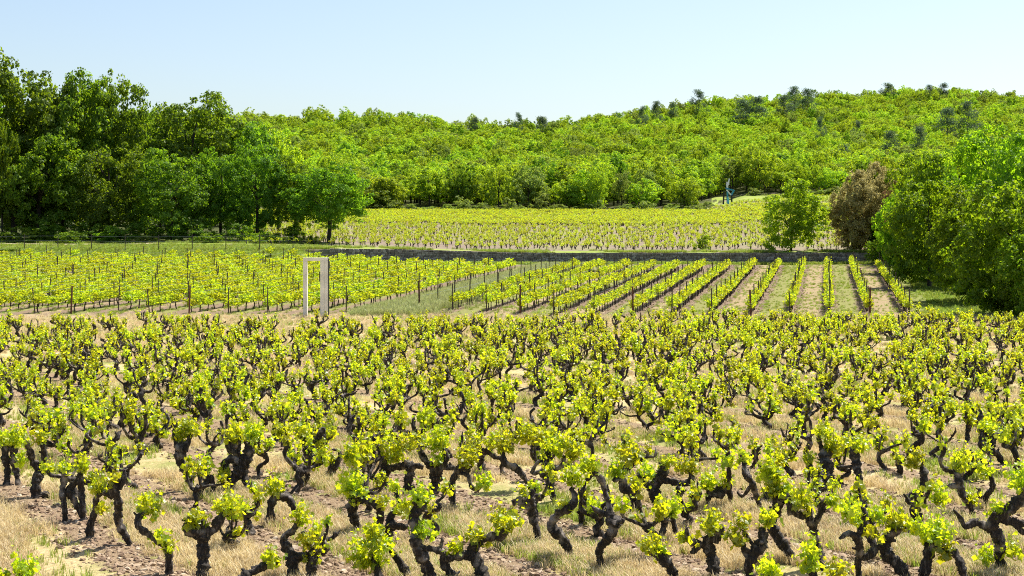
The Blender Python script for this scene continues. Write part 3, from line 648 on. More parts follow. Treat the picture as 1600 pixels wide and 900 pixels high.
# hand-placed front vines, drawn from the photograph: tile origin x, label, limbs (x, y, half width), tufts (x, y, w, h)
TR = [
(0, 'twin legged vine at the left edge with one shared leafy head', [[(40,365,22),(35,280,22),(25,200,25),(30,140,25)],[(105,360,16),(90,290,20),(75,230,25),(75,160,30),(30,140,22)]], [(60,75,150,120),(-10,90,90,100)]),
(0, 'stout vine near the left edge with two stubs and a fallen limb below', [[(215,430,35),(210,350,32),(215,280,30),(185,230,22),(180,170,22),(170,110,14)],[(215,340,25),(240,260,22),(250,190,20),(245,120,15)],[(220,440,20),(270,430,27),(310,500,18)]], [(110,60,150,110),(225,65,100,90),(130,190,60,90)]),
(0, 'vine with a crossed leg in the left soil row, small tufts on two blunt heads', [[(390,575,20),(385,500,18),(370,420,22),(375,360,22),(385,310,27)],[(490,580,25),(485,500,22),(470,420,22),(465,330,29)],[(480,560,15),(440,470,22),(400,410,28),(430,370,18),(460,340,18)],[(480,350,20),(515,370,18),(552,382,14)]], [(490,240,60,110),(385,250,60,60),(540,320,50,80)]),
(0, 'vine bowed like a bridge in the left soil row, beside the wavy one', [[(525,675,32),(530,600,25),(560,520,20),(575,440,18),(620,400,18),(670,430,18)]], [(600,350,100,120),(600,480,60,80)]),
(0, 'wavy upright vine in the left soil row with a hooked bare arm on its right', [[(765,725,15),(740,680,25),(695,590,28),(700,520,28),(710,450,28),(690,380,38),(700,350,38)],[(720,380,18),(745,330,18),(750,275,12)]], [(690,310,90,80)]),
(200, 'leaning vine at lower left whose long arm swings up to a round tuft', [[(245,890,25),(245,800,25),(240,740,22),(190,690,22),(130,640,24),(80,600,24),(70,550,22),(100,530,14)]], [(130,460,150,160),(190,640,70,80),(250,690,60,90)]),
(200, 'thick Y shaped vine at the bottom left with two heavy arms', [[(430,930,42),(430,820,40),(425,720,42),(420,660,55),(360,650,45),(320,630,35)],[(425,670,50),(350,620,35),(335,580,28)],[(430,650,45),(490,640,28),(515,600,35),(540,560,28),(580,530,22)]], [(380,560,170,90),(580,490,170,100)]),
(200, 'slanting vine left of the twin legged one, its trunk tapering down to the right', [[(375,400,20),(360,350,25),(330,280,30),(300,220,32),(310,160,45),(280,120,25),(262,70,16),(265,20,14)],[(320,150,35),(350,120,20),(360,60,16)]], [(350,20,190,110),(300,60,80,90)]),
(200, 'tiny stump vine between the slanting and the twin legged vine', [[(495,440,18),(495,370,18),(470,330,25),(440,330,22)],[(470,350,22),(430,390,20),(410,420,20),(408,370,8)]], [(455,240,70,120),(370,290,60,70)]),
(200, 'twin legged vine with many stubs and two leaf heads, second row at left', [[(575,430,20),(580,380,28),(620,330,38),(660,260,42),(690,210,40),(690,160,25)],[(685,430,20),(685,380,20),(665,320,28),(660,260,42)],[(650,270,35),(600,230,25),(555,260,30),(570,300,22)],[(640,200,25),(600,180,18),(580,120,14)],[(640,180,14),(640,110,10)]], [(600,70,130,100),(730,50,120,140),(560,290,80,90)]),
(400, 'low vine bent into an arch with a single round tuft on top', [[(60,600,20),(80,520,20),(95,460,28),(130,430,38),(180,440,32),(215,490,20),(215,540,9)],[(110,570,10),(100,520,10)]], [(115,355,120,120)]),
(400, 'vine with a looped neck at the bottom edge, left of the big leafy clump', [[(220,930,45),(215,840,42),(195,770,40),(155,710,28),(165,670,24),(210,640,22),(240,590,20)],[(200,800,34),(250,790,30),(310,770,22),(330,720,14)],[(325,930,40),(330,830,35),(340,770,25),(370,750,16)]], [(255,530,100,120),(300,680,150,100),(310,790,60,50)]),
(200, 'nearly lying vine arm at the bottom edge with a small tuft at its tip', [[(600,990,40),(640,930,34),(690,895,30),(760,860,28),(820,840,22),(860,830,14)]], [(820,795,110,90)]),
(400, 'slim vine left of two neighbours in the second row, bare trunk and flat leafy top', [[(230,290,18),(220,200,20),(195,120,22),(190,60,24)]], [(170,30,100,80)]),
(400, 'forked vine right beside the slim one, with a raised right arm', [[(318,320,20),(310,230,20),(315,170,32),(290,110,24),(270,70,20)],[(320,150,20),(370,80,20),(400,30,22)]], [(285,25,120,90),(380,110,80,60)]),
(400, 'crooked little vine left of the tall leafy column', [[(400,325,18),(440,290,30),(470,240,28),(495,200,16),(490,160,10),(455,150,8)]], [(455,200,70,70)]),
(400, 'arched double trunk vine under a tall column of bright leaves', [[(655,655,18),(600,640,25),(580,570,30),(570,490,35),(600,440,35),(650,440,22),(720,470,28),(740,530,25),(730,600,22)],[(575,440,30),(570,390,18)]], [(560,320,150,190),(620,410,110,90),(740,430,90,80),(560,170,110,150)]),
(400, 'knotty vine right behind the leafy column with stubs to both sides', [[(750,410,30),(740,330,38),(750,270,32),(740,200,22),(710,110,22),(700,80,25)],[(745,330,24),(690,330,20),(660,300,15),(670,240,12)],[(760,270,25),(830,260,18),(880,260,16)]], [(630,110,90,170),(800,150,110,150)]),
(400, 'big bright leafy vine clump at the bottom edge with its trunk hidden', [[(720,960,32),(715,880,30),(690,800,26)]], [(670,740,240,210),(690,640,140,110)]),
(400, 'bare slanting trunk running out of the bottom edge right of the leafy clump', [[(905,940,30),(850,850,27),(800,780,20),(770,740,16)]], [(760,700,70,70)]),
(600, 'short thick upright vine with two low sideways arms in the third row', [[(140,450,25),(140,380,28),(150,300,32),(155,250,30),(100,250,18),(40,270,18)],[(160,255,22),(200,250,18),(230,260,14)]], [(50,130,120,190),(150,90,130,120)]),
(600, 'barrel trunked vine under a wide leafy dome in the third row', [[(290,425,28),(300,350,38),(310,290,42),(340,260,28),(370,270,24),(400,270,22)],[(305,280,32),(260,250,25),(220,200,22),(200,140,20)],[(340,260,20),(370,220,18),(350,150,16)]], [(300,80,200,160),(325,210,80,100)]),
(600, 'vine shaped like a question mark with a drooping right arm ending in leaves', [[(410,515,15),(400,430,25),(395,360,22),(420,300,22),(450,260,25),(500,270,24)],[(430,295,15),(490,310,15),(510,370,15),(545,390,15),(575,365,10)]], [(480,180,140,120),(580,335,90,90)]),
(600, 'vine with a thin drooping arm reaching far right like an elbow', [[(600,310,18),(565,250,28),(560,190,30),(590,165,18),(650,205,14),(700,225,16),(690,280,14),(715,350,10),(730,385,8)]], [(650,90,110,120),(530,150,90,110)]),
(600, 'tall twisted vine at the bottom with a second leg, left of the candelabra vine', [[(290,960,36),(240,820,40),(190,720,40),(185,640,32),(180,560,40),(215,500,40),(210,460,30)],[(220,740,25),(290,750,20),(350,780,28),(360,850,30),(405,915,28)],[(330,755,14),(340,700,10)]], [(220,420,120,130),(230,620,140,100),(120,490,70,60)]),
(600, 'sprawling candelabra vine at the bottom with a long leafy right arm', [[(610,960,40),(540,820,42),(510,760,40),(560,700,30),(620,680,28),(680,670,32),(710,630,22)],[(510,775,34),(440,780,32),(380,790,26)]], [(720,570,190,140),(540,650,120,110),(420,720,80,70)]),
(600, 'vine with a raised fist like head half hidden left of the twisted one', [[(35,720,22),(30,600,32),(70,600,28),(130,600,20)],[(25,580,28),(60,520,20),(110,485,16)],[(95,470,18),(72,425,14)]], [(130,490,70,60),(70,370,60,60)]),
(800, 'rough pale footed vine left of the S shaped one', [[(155,715,16),(150,640,22),(120,560,28),(110,500,32),(100,430,35)],[(100,450,30),(40,450,30),(5,460,20)],[(105,440,25),(120,390,13)]], [(-60,530,120,130),(60,380,50,45)]),
(800, 'slim vine behind the pale footed one leaning far left', [[(110,400,14),(70,330,18),(20,270,26),(-40,240,22),(-55,190,18)]], [(-40,110,150,130),(80,60,150,120)]),
(800, 'S shaped vine with a swollen elbow at lower middle', [[(345,810,25),(330,740,28),(290,670,36),(235,620,38),(240,570,25),(280,520,28),(340,490,32),(370,440,20),(350,390,18)]], [(370,290,130,140),(310,475,50,50)]),
(800, 'hook topped vine right of the S shaped one', [[(530,870,25),(515,800,24),(510,730,26),(550,670,30),(590,610,38),(600,560,45),(640,550,20)],[(590,570,34),(570,520,28),(565,470,18),(545,400,18),(525,330,22),(480,285,20),(430,320,15)],[(560,525,20),(540,520,18),(480,490,15)]], [(450,210,130,120)]),
(800, 'little stump vine with a hanging tuft between the S and the hook topped vine', [[(415,605,25),(405,540,22),(400,450,12),(390,390,10)]], [(430,455,110,140)]),
(800, 'cup shaped vine with two spread arms above the S shaped one', [[(245,460,15),(235,400,22),(210,330,25),(180,290,28),(220,270,22),(290,240,18),(300,190,14)],[(195,275,22),(215,200,18),(200,150,16)],[(170,280,18),(120,290,14),(150,220,9)]], [(240,110,150,120),(360,120,150,160)]),
(800, 'vine with a square shouldered head and a thin second stem', [[(755,560,18),(740,480,25),(710,400,28),(650,400,28),(645,340,22),(600,340,15)],[(690,560,12),(705,490,10),(690,420,14)]], [(620,260,90,110),(680,180,150,110)]),
(1000, 'heavy vine with long level arms to both sides, right of centre', [[(120,510,30),(90,430,38),(100,370,32),(140,320,40),(145,260,22)],[(130,350,26),(180,355,22),(250,365,22),(310,350,22),(300,310,14)],[(90,400,30),(40,370,28),(0,330,22)]], [(40,290,110,100),(165,230,80,80),(290,240,140,110)]),
(1000, 'small vine on two straight legs under one hanging tuft', [[(215,665,16),(195,570,18),(175,530,14)],[(110,695,18),(145,600,22),(145,535,16)]], [(190,485,110,120)]),
(1000, 'lumpy vine sloping down to the bottom edge right of centre', [[(215,940,24),(175,840,32),(120,770,38),(60,740,22)]], [(60,670,150,120),(120,715,70,60)]),
(1000, 'broad vine with a raised horn on its left at the bottom right of centre', [[(440,950,40),(430,830,42),(410,760,38),(400,700,30),(460,680,45),(480,630,25)],[(400,750,26),(350,725,24),(310,710,28),(280,680,22),(268,620,11)],[(350,735,24),(310,770,18)]], [(420,590,150,160),(260,670,50,70)]),
(1000, 'forked vine with an upright fist, right of the horned one', [[(655,950,30),(630,850,30),(660,780,40),(710,710,42),(720,640,30)],[(650,790,24),(620,780,18),(600,720,18),(590,680,10)],[(680,740,16),(650,710,12),(610,650,13)]], [(560,650,110,130),(600,580,80,80),(740,540,110,120)]),
(1000, 'great bent vine leaning left under a tall mass of leaves', [[(915,840,22),(840,720,38),(790,620,35),(810,540,35),(830,460,40),(880,480,25),(890,560,18)]], [(790,370,150,180),(880,390,90,100),(780,280,140,130)]),
(1000, 'thin whip like vine with a bare forked stem', [[(715,530,14),(680,440,18),(650,350,22),(610,290,25),(605,220,13)],[(645,360,14),(600,430,10),(570,410,7)]], [(600,190,70,70)]),
(1000, 'vine like a low cup on a slim leg below the long leafy band', [[(540,495,16),(520,400,18),(510,320,16),(505,240,14)],[(515,380,20),(450,410,42),(400,410,25),(390,480,12)]], [(400,320,130,130),(490,320,50,110),(500,190,90,100)]),
(1200, 'many armed vine at the bottom right with arms like a trident', [[(335,875,30),(310,780,28),(290,680,22),(260,590,28),(250,520,22)],[(265,600,24),(230,570,22),(180,560,22),(140,500,22),(130,450,18)],[(285,640,22),(300,600,20),(320,550,20),(340,490,20),(370,450,12)]], [(210,430,170,170),(390,450,90,100)]),
(1200, 'bushy leafy vine crown rising from the bottom edge right of centre', [[(290,960,30),(270,890,28),(250,850,22)]], [(240,770,140,190)]),
(1200, 'split trunk vine behind the trident one, one half leaning left', [[(370,430,16),(320,370,28),(260,280,28),(250,240,18)],[(365,410,22),(350,290,45),(350,200,40),(400,170,26),(440,140,18)],[(340,190,24),(330,150,18),(310,90,14)]], [(400,110,140,140),(250,200,70,70),(330,40,90,90)]),
(1200, 'tall straight post like vine with one thin twig to the left', [[(560,485,22),(545,390,22),(535,310,24),(530,220,34),(520,160,30)],[(530,265,12),(500,265,10),(420,270,8)]], [(560,110,150,110)]),
(1200, 'slender vine at the bottom right with a thin left arm like a tap', [[(535,910,20),(515,810,22),(510,730,25),(490,650,28),(430,625,18),(380,645,11)],[(500,650,20),(515,610,18),(545,560,18),(540,500,16)]], [(580,610,70,90),(490,520,70,90),(430,470,100,120)]),
(1200, 'big three armed vine near the bottom right corner with a curled left arm', [[(815,925,38),(770,830,42),(710,770,42),(705,700,38),(740,660,32),(800,610,20)],[(690,695,26),(670,680,20),(640,630,16),(610,575,11)],[(690,740,24),(660,740,22),(610,780,28),(565,790,22),(550,740,11)]], [(640,530,110,90),(770,560,150,120),(885,590,100,100)]),
(1360, 'bow legged vine under a heavy drooping leaf cap near the bottom right corner', [[(310,920,38),(320,830,38),(345,760,35),(360,690,35)],[(535,920,28),(510,810,28),(480,750,28),(430,720,25),(370,690,25)]], [(380,610,220,170),(420,720,120,100)]),
(1360, 'largest rightmost vine with a rearing trunk and arms on both sides', [[(775,880,38),(750,780,32),(740,690,38),(690,600,40),(690,550,38),(750,510,40),(810,460,42),(850,400,32),(860,360,20)],[(680,610,30),(650,590,28),(580,565,25),(520,580,20),(490,530,16),(455,490,9)],[(740,540,28),(810,570,25),(850,620,16)],[(790,550,24),(840,562,22),(900,570,22)],[(730,850,24),(830,870,25),(890,890,30)]], [(840,260,160,210),(720,480,110,80),(680,760,90,110),(800,710,120,100)]),
(1360, 'wavering vine at the right with a small side tuft', [[(600,545,18),(580,480,20),(530,420,25),(510,360,25),(495,300,22)],[(510,360,20),(460,362,17)]], [(510,200,120,140),(590,430,60,80)]),
(1360, 'sickle shaped vine near the right edge with a bare upright stem', [[(680,485,18),(670,420,18),(700,370,18),(695,310,14),(680,280,8)],[(670,440,16),(632,425,17),(630,388,11)]], [(660,250,110,100)]),
(1360, 'vine like a spread hand near the right edge in the fourth row', [[(775,245,18),(740,180,22),(695,160,30),(720,110,22),(760,80,22),(830,90,16),(880,130,11)],[(690,150,24),(650,130,22),(660,60,16)],[(680,165,20),(650,170,16),(590,210,9)]], [(700,20,120,70),(850,40,100,80)]),
(1360, 'vine with a tall narrow tuft between the sprawling and wavering ones', [[(330,515,16),(280,430,25),(230,430,24)],[(280,430,22),(300,380,22),(310,310,28),(300,260,18)]], [(385,380,110,180),(250,200,100,120)]),
(0, 'low leafy vine tip poking in at the bottom left corner', [[(150,1060,30),(150,960,26),(130,900,20)]], [(150,850,150,130),(20,880,80,70)]),
(1000, 'leafy vine tip poking in at the bottom edge right of centre', [[(760,1060,30),(750,960,26),(740,900,20)]], [(740,850,140,110)]),
(1200, 'low bright leaf clump at the bottom edge below the tap armed vine', [[(420,1060,30),(410,960,26),(400,910,20)]], [(410,865,150,100),(10,860,90,110)]),
]
VINES = []      # (x, y) of every individual vine
def traced_vine(x0, label, limbs, tufts):
    bz = max(l[0][1] for l in limbs); bx = [l[0][0] for l in limbs if l[0][1] == bz][0]
    bpx, bpy = x0 + bx / 3.75, 660 + bz / 3.75
    Y = EYE * F / (bpy - HZ); X = (bpx - 800) * Y / F; k = Y / F / 3.75
    a1, a2, p1, p2 = rng.uniform(-.25, .25), rng.uniform(.05, .11), rng.uniform(0, 6), rng.uniform(0, 6)
    def to(x, y):
        lx, lz = (x - bx) * k, (bz - y) * k
        return lx, a1 * lz + a2 * (math.sin(5 * lx + p1) - math.sin(p1)) + a2 * .7 * (math.sin(7 * lz + p2) - math.sin(p2)), lz
    t = link('bush_vine', None, None, (X, Y, hz(X, Y))); tag(t, label, 'grapevine', 'old bush vines of the near field')
    mb = MB()
    for l in limbs:
        pts = [(*to(x, y), r * k * .84) for x, y, r in l]
        if l[0][1] > bz - 45: pts = [(pts[0][0], pts[0][1], pts[0][2] - .10, pts[0][3] * 1.35)] + pts
        pts.append((*(np.array(pts[-1][:3]) + [rng.uniform(-.015, .015), 0, .01]), pts[-1][3] * .8))
        tube(mb, pts, 12, .014, .2, .17)
        for _ in range(max(1, len(l) - 3)):
            j = rng.integers(2, len(pts)); q = np.array(pts[j]); dv = rng.standard_normal(3) * [1, 1, .3] + [0, 0, .7]; dv /= np.linalg.norm(dv)
            tube(mb, [(*q[:3], q[3] * .5), (*(q[:3] + dv * q[3] * 1.1), q[3] * .42), (*(q[:3] + dv * (q[3] * 1.5 + .025)), q[3] * .3)], 7, .015, .2, .1)
    link('trunk', mb.mesh('trunk', M['vine_bark'], True), t)
    for x, y, w, h in tufts:
        w_, h_ = w * k * 1.04, h * k * 1.12
        o = link('leaf_tuft', leaf_tuft(w_, h_, 1.45, True, (.05, .118)), t, to(x, y + h * .55)); o['kind'] = 'stuff'
    VINES.append((X, Y))
for a in TR: traced_vine(*a)
# generic old bush vines: a set of shapes with trunk and loose tufts
def bush_vine_proto(i):
    mb = MB(); H = rng.uniform(.26, .52); r = rng.uniform(.038, .068); le = rng.uniform(-.2, .2, 2); b = rng.uniform(-.10, .10, 4); tufts = []
    top = np.array([le[0], le[1], H])
    tube(mb, [(0, 0, -.1, r * 1.6), (0, 0, .03, r * 1.2), (le[0] * .2 + b[0], le[1] * .2 + b[1], H * .35, r * rng.uniform(.8, 1.1)), (le[0] * .8 + b[2], le[1] * .8 + b[3], H * .7, r * rng.uniform(.8, 1.15)), (*top, r * rng.uniform(1.1, 1.5))], 9, .025, .2, .16)
    n = int(rng.integers(3, 7)); a0 = rng.uniform(0, 6.28)
    for j in range(n):
        a = a0 + j * 6.28 / n + rng.uniform(-.6, .6); L = rng.uniform(.10, .44); up = rng.uniform(.08, .46); e = np.array([math.cos(a), math.sin(a)]); ra = r * rng.uniform(.48, .78); kx = rng.uniform(-.09, .09, 2)
        p1 = top + [*(e * L * .5 + kx), up * rng.uniform(-.15, .4)]; p2 = top + [*(e * L + kx * .5), up * rng.uniform(.4, .7)]; p3 = top + [*(e * L * rng.uniform(.7, 1.2)), up]
        tube(mb, [(*(top - [0, 0, .03]), ra * 1.2), (*p1, ra * .85), (*p2, ra * .75), (*p3, ra * 1.0)], 7, .028, .2, .14)
        for _ in range(2):
            q = p2 if rng.random() < .5 else p3; dv = rng.standard_normal(3) * .7 + [0, 0, .8]; dv /= np.linalg.norm(dv)
            tube(mb, [(*q, ra * .6), (*(q + dv * .05), ra * .45), (*(q + dv * .09), ra * .3)], 5, .03, .15)
        if rng.random() < .66: tufts.append((p3 - [0, 0, rng.uniform(.02, .10)], rng.uniform(.12, .24), rng.uniform(.2, .46)))
        if rng.random() < .25: tufts.append((p1 - [0, 0, rng.uniform(0, .08)], rng.uniform(.12, .22), rng.uniform(.14, .3)))
    if not tufts: tufts.append((p3 - [0, 0, .05], .25, .35))
    return mb.mesh('vine_trunk_%d' % i, M['vine_bark'], True), [(tuple(p), leaf_tuft(w, h, rng.uniform(.6, 1.05), False, (.045, .105))) for p, w, h in tufts], n
BV = [bush_vine_proto(i) for i in range(60)]
lat = []
for kr in range(-30, 60):
    v = ROW_0 + kr * ROW_S
    for ku in np.arange(-40, 120, .70):
        u = ku + rng.uniform(-.3, .3); vv = v + rng.normal(0, .22); x, y = u * UX + vv * NX, u * UY + vv * NY
        if y < 18 or y > 66 + .8 * math.sin(x * .3) + 3.0 * float(sstep(-3, 5, x)): continue
        px = 800 + F * x / y
        if not -70 < px < 1670: continue
        if any((x - a) ** 2 + (y - b) ** 2 < .6 ** 2 for a, b in VINES): continue
        if y < 25.5 and rng.random() < .55: continue
        if rng.random() < .05: continue
        if px < 640 and y > 57 and rng.random() < .3: continue
        lat.append((x, y, kr))
lat.sort(key=lambda q: q[1])
inview = [q for q in lat if -20 < 800 + F * q[0] / q[1] < 1620]; outv = [q for q in lat if not -20 < 800 + F * q[0] / q[1] < 1620]
indiv = inview[:300 - len(TR)]; rest_v = inview[300 - len(TR):] + outv
rows = {}
for q in indiv: rows.setdefault(q[2], []).append(q)
ARMS = {2: 'two armed', 3: 'three armed', 4: 'four armed', 5: 'five armed', 6: 'six armed'}
for rn, kr in enumerate(sorted(rows)):
    for n, q in enumerate(sorted(rows[kr], key=lambda q: q[0])):
        x, y, _ = q; i = int(rng.integers(0, len(BV))); tm, tf, na = BV[i]; s = rng.uniform(.74, 1.0)
        t = link('bush_vine', None, None, (x, y, hz(x, y))); t.rotation_euler.z = rng.uniform(0, 6.28); t.scale = (s, s, s * rng.uniform(.92, 1.08))
        tag(t, '%s bush vine, %s from the left in the %s slanting row' % (ARMS[na], ordn(n + 1), ordn(rn + 1)), 'grapevine', 'old bush vines of the near field')
        link('trunk', tm, t)
        for pz, me in tf: link('leaf_tuft', me, t, pz)['kind'] = 'stuff'
def joined(trunk, tufts, name):
    """one mesh with both materials for the uncountable far copies"""
    vs, fs, mi = [], [], []; off = 0
    for me, p, m_ in [(trunk, (0, 0, 0), 0)] + [(me, p, 1) for p, me in tufts]:
        co = np.empty(len(me.vertices) * 3, np.float32); me.vertices.foreach_get('co', co); vs.append(co.reshape(-1, 3) + np.array(p))
        for k in (3, 4):
            lt = np.empty(len(me.polygons), np.int32); me.polygons.foreach_get('loop_total', lt); ls = np.empty(len(me.polygons), np.int32); me.polygons.foreach_get('loop_start', ls)
            li = np.empty(len(me.loops), np.int32); me.loops.foreach_get('vertex_index', li); s = ls[lt == k]
            if len(s): fs.append(li[s[:, None] + np.arange(k)[None]] + off); mi.append(np.full(len(s), m_, np.int32))
        off += len(me.vertices)
    o = new_mesh(name, np.vstack(vs), fs); o.materials.append(trunk.materials[0]); o.materials.append(tufts[0][1].materials[0])
    o.polygons.foreach_set('material_index', np.concatenate(mi)); return o
proto_coll('bush_vine', [joined(a, b, 'joined_vine_%d' % i) for i, (a, b, c) in enumerate(BV[:32])])
rv = np.array(rest_v); n = len(rv); s = rng.uniform(.72, .98, n)
scatter('far_bush_vines', np.stack([rv[:, 0], rv[:, 1], hfun(rv[:, 0], rv[:, 1])], -1), rz_arr(n), np.stack([s, s, s], -1), rng.integers(0, 32, n), PROTO['bush_vine'], 'crowd of old bush vines in the farther part of the near field', 'grapevines')

# ------------------------------------------------------------------ trellised rows
def trellis_vine_proto(i):
    mb = MB(); b = rng.uniform(-.07, .07, 4)
    tube(mb, [(0, 0, -.08, .032), (b[0] * .3, b[1], .05, .028), (b[0], b[1] * 1.5, .32, .024), (b[2] * .5, b[3] * 2, .55, .022)], 6, .05, .12)
    tube(mb, [(b[2] * .5, b[3] * 2, .53, .018), (0, .25, .60, .014), (0, .5, .62, .009)], 5, .08, .1)
    tube(mb, [(b[2] * .5, b[3] * 2, .53, .018), (0, -.25, .60, .014), (0, -.5, .62, .009)], 5, .08, .1)
    n = 260; P = np.stack([rng.normal(0, .092, n), rng.uniform(-.58, .58, n), 0.44 + .44 * rng.beta(1.4, 1.6, n) * (1 + .12 * np.sin(rng.uniform(0, 6, n)))], -1)
    l = MB(); stamp(l, LEAF5_V, LEAF5_F, P, rng.uniform(.065, .112, n), rng.standard_normal((n, 3)) * .8 + [0, 0, .5], rng.uniform(0, 6.28, n))
    return mb.mesh('trellis_trunk_%d' % i, M['vine_bark'], True), l.mesh('trellis_leaves_%d' % i, M['far_vine_leaf'])
TV = [trellis_vine_proto(i) for i in range(10)]
proto_coll('trellis', [joined(a, [((0, 0, 0), b)], 'joined_trellis_%d' % i) for i, (a, b) in enumerate(TV)])
mb = MB(); tube(mb, [(0, 0, -.3, .032), (0, 0, .6, .032), (0, 0, 1.38, .030)], 6, .5); POST = mb.mesh('post', M['post_wood'])
mb = MB(); tube(mb, [(0, 0, -.3, .05), (0, 0, .6, .05), (0, 0, 1.42, .048)], 6, .5); RPOST = mb.mesh('end_post', M['rust_post'])
ROT = -math.atan(TX); allv = []
def block(side, nrow):
    for r in range(nrow):
        w = (20.1 if side == 'right' else -9.0) - 2.0 * r
        if side == 'right':
            y0 = 77.5 + 4.5 * sstep(8, 13, r) + rng.uniform(-.4, .4); y1 = (123 if r == 0 else 128 if r == 1 else 127.5 - 4.0 * float(sstep(3, 9, r))) + rng.uniform(-.5, .3)
            lab = '%s trellised row from the right edge of the right block, with its posts' % ordn(r + 1)
            if r == 13: lab = 'leafless row of stakes in the grass strip between the two trellised blocks'
        else:
            y0 = 79.5 + rng.uniform(-.5, .5); y1 = 123 + 7.5 * float(sstep(2, 9, r)) - .05 * r + rng.uniform(-.4, .4)
            lab = '%s trellised row from the right edge of the left block, with its posts' % ordn(r + 1)
        bx = w + TX * (y0 - 78)
        ys = np.arange(y0 + .6, y1, 1.0); xs_ = w + TX * (ys - 78); px = 800 + F * xs_ / ys; vis = (px > -30) & (px < 1630)
        if vis.sum() < 3: continue
        t = link('trellis_row', None, None, (bx, y0, hz(bx, y0))); tag(t, lab, 'trellis row', 'trellised rows of the %s block' % side)
        for j, yy in enumerate(np.arange(y0 + .1, y1, 3.9 if side == 'right' else 4.8)):
            x = w + TX * (yy - 78)
            if not -30 < 800 + F * x / yy < 1630: continue
            p = link('post', RPOST if (j == 0 and r % 3 == 1) else POST, t, (x - bx + .06, yy - y0, hz(x, yy) - hz(bx, y0) + rng.uniform(-.1, .08)))
            p.rotation_euler = (rng.normal(0, .03), rng.normal(0, .03), 0)
        mb = MB()
        for hgt in (.62, 1.05):
            yw = np.linspace(max(y0, ys[vis][0]), y1, 14)
            tube(mb, [(w + TX * (q - 78) - bx, q - y0, hz(w + TX * (q - 78), q) + hgt - hz(bx, y0), .004) for q in yw], 3, 4)
        link('wire', mb.mesh('wire', M['wire']), t)
        for j, (x, y) in enumerate(zip(xs_[vis], ys[vis])):
            if rng.random() < .04 or (side == 'right' and r == 13): continue
            allv.append((x, y + rng.uniform(-.1, .1), side, r, j))
block('right', 14); block('left', 24)
allv.sort(key=lambda q: q[1])
ind_t, rest_t = [], []
cnt = {}
for q in allv:
    if len(ind_t) < 300: ind_t.append(q)
    else: rest_t.append(q)
for x, y, side, r, j in ind_t:
    cnt[(side, r)] = cnt.get((side, r), 0) + 1
    a, b = TV[int(rng.integers(0, 10))]; t = link('trellised_vine', None, None, (x, y, hz(x, y))); t.rotation_euler.z = ROT + (math.pi if rng.random() < .5 else 0); s = rng.uniform(.8, 1.14); t.scale = (s * (1.4 if side == 'left' else 1.05), 1, s * (1.04 if side == 'left' else 1))
    tag(t, '%s vine from the near end of the %s row from the right, %s trellised block' % (ordn(cnt[(side, r)]), ordn(r + 1), side), 'grapevine', 'trellised vines of the %s block' % side)
    link('trunk', a, t); link('foliage', b, t)
q = np.array([(a, b) for a, b, *_ in rest_t]); n = len(q); s = rng.uniform(.8, 1.14, n); lf = np.array([c_ == 'left' for _, _, c_, *_ in rest_t])
rot = np.stack([np.zeros(n), np.zeros(n), ROT + math.pi * rng.integers(0, 2, n)], -1)
scatter('far_trellised_vines', np.stack([q[:, 0], q[:, 1], hfun(q[:, 0], q[:, 1])], -1), rot, np.stack([s * np.where(lf, 1.4, 1.05), np.ones(n), s * np.where(lf, 1.04, 1)], -1), rng.integers(0, 10, n), PROTO['trellis'], 'farther trellised vines in straight leafy rows', 'grapevines')

# wire fence at the back of the left block
fx0, fx1 = -45.0, -18.0; fy = 132.6
fe = link('wire_fence', None, None, (fx0, fy, hz(fx0, fy))); tag(fe, 'thin wire fence on grey stakes behind the left trellised block', 'fence')
mb = MB(); tube(mb, [(0, 0, -.3, .04), (0, 0, .5, .04), (0, 0, 1.35, .038)], 6, .5); ST = mb.mesh('stake', M['post_wood'])
xsf = np.arange(fx0, fx1, 2.9)
for x in xsf: link('stake', ST, fe, (x - fx0, 0, hz(x, fy) - hz(fx0, fy)))
for hgt in (.8, 1.2):
    mb = MB(); tube(mb, [(x - fx0, 0, hz(x, fy) - hz(fx0, fy) + hgt, .008) for x in xsf], 4, 3); link('wire', mb.mesh('fence_wire', M['wire']), fe)

# ------------------------------------------------------------------ far vines beyond the wall
def low_vine(i):
    mb = MB(); tube(mb, [(0, 0, -.1, .075), (rng.uniform(-.15, .15), 0, .25, .065), (rng.uniform(-.2, .2), 0, .48, .075)], 5, .2, .1)
    for j in range(2): tube(mb, [(0, 0, .42, .04), ((-1) ** j * .15, rng.uniform(-.1, .1), .5, .03), ((-1) ** j * .22, 0, .62, .03)], 4, .2, .1)
    n = 60; q = rng.standard_normal((n, 3)) * [.19, .19, .12] + [0, 0, .62]; l = MB(); stamp(l, LEAF5_V, LEAF5_F, q, rng.uniform(.07, .12, n), rng.standard_normal((n, 3)) * .8 + [0, 0, .5], rng.uniform(0, 6.28, n))
    return joined(mb.mesh('t', M['vine_bark']), [((0, 0, 0), l.mesh('l', M['far_vine_leaf']))], 'low_vine_%d' % i)
proto_coll('low_vine', [low_vine(i) for i in range(8)])
fp = []
ca, sa = math.cos(.62), math.sin(.62)
for u in np.arange(-330, 330, 1.15):
    for v in np.arange(-330, 330, 1.3):
        x, y = u * ca - v * sa, 205 + u * sa + v * ca
        if y < 138.6 or y > 300 or abs(x) > 95: continue
        x, y = x + rng.normal(0, .22), y + rng.normal(0, .22); px = 800 + F * x / y
        if px < 380 or px > 1420 or y > edge_Y(px) - 3.0 or (199 < y < 202.5 and px < 1150): continue
        if px > 1100 and (262 < y < 268 or (y > 279 and px < 1200)): continue
        if (px - 1238) ** 2 < 200 and y < 142: continue
        if rng.random() < (.06 if y > 203 else .2): continue
        fp.append((x, y, .56 + (.72 if 203 < y < 262 else .08)))
fp = np.array(fp); n = len(fp)
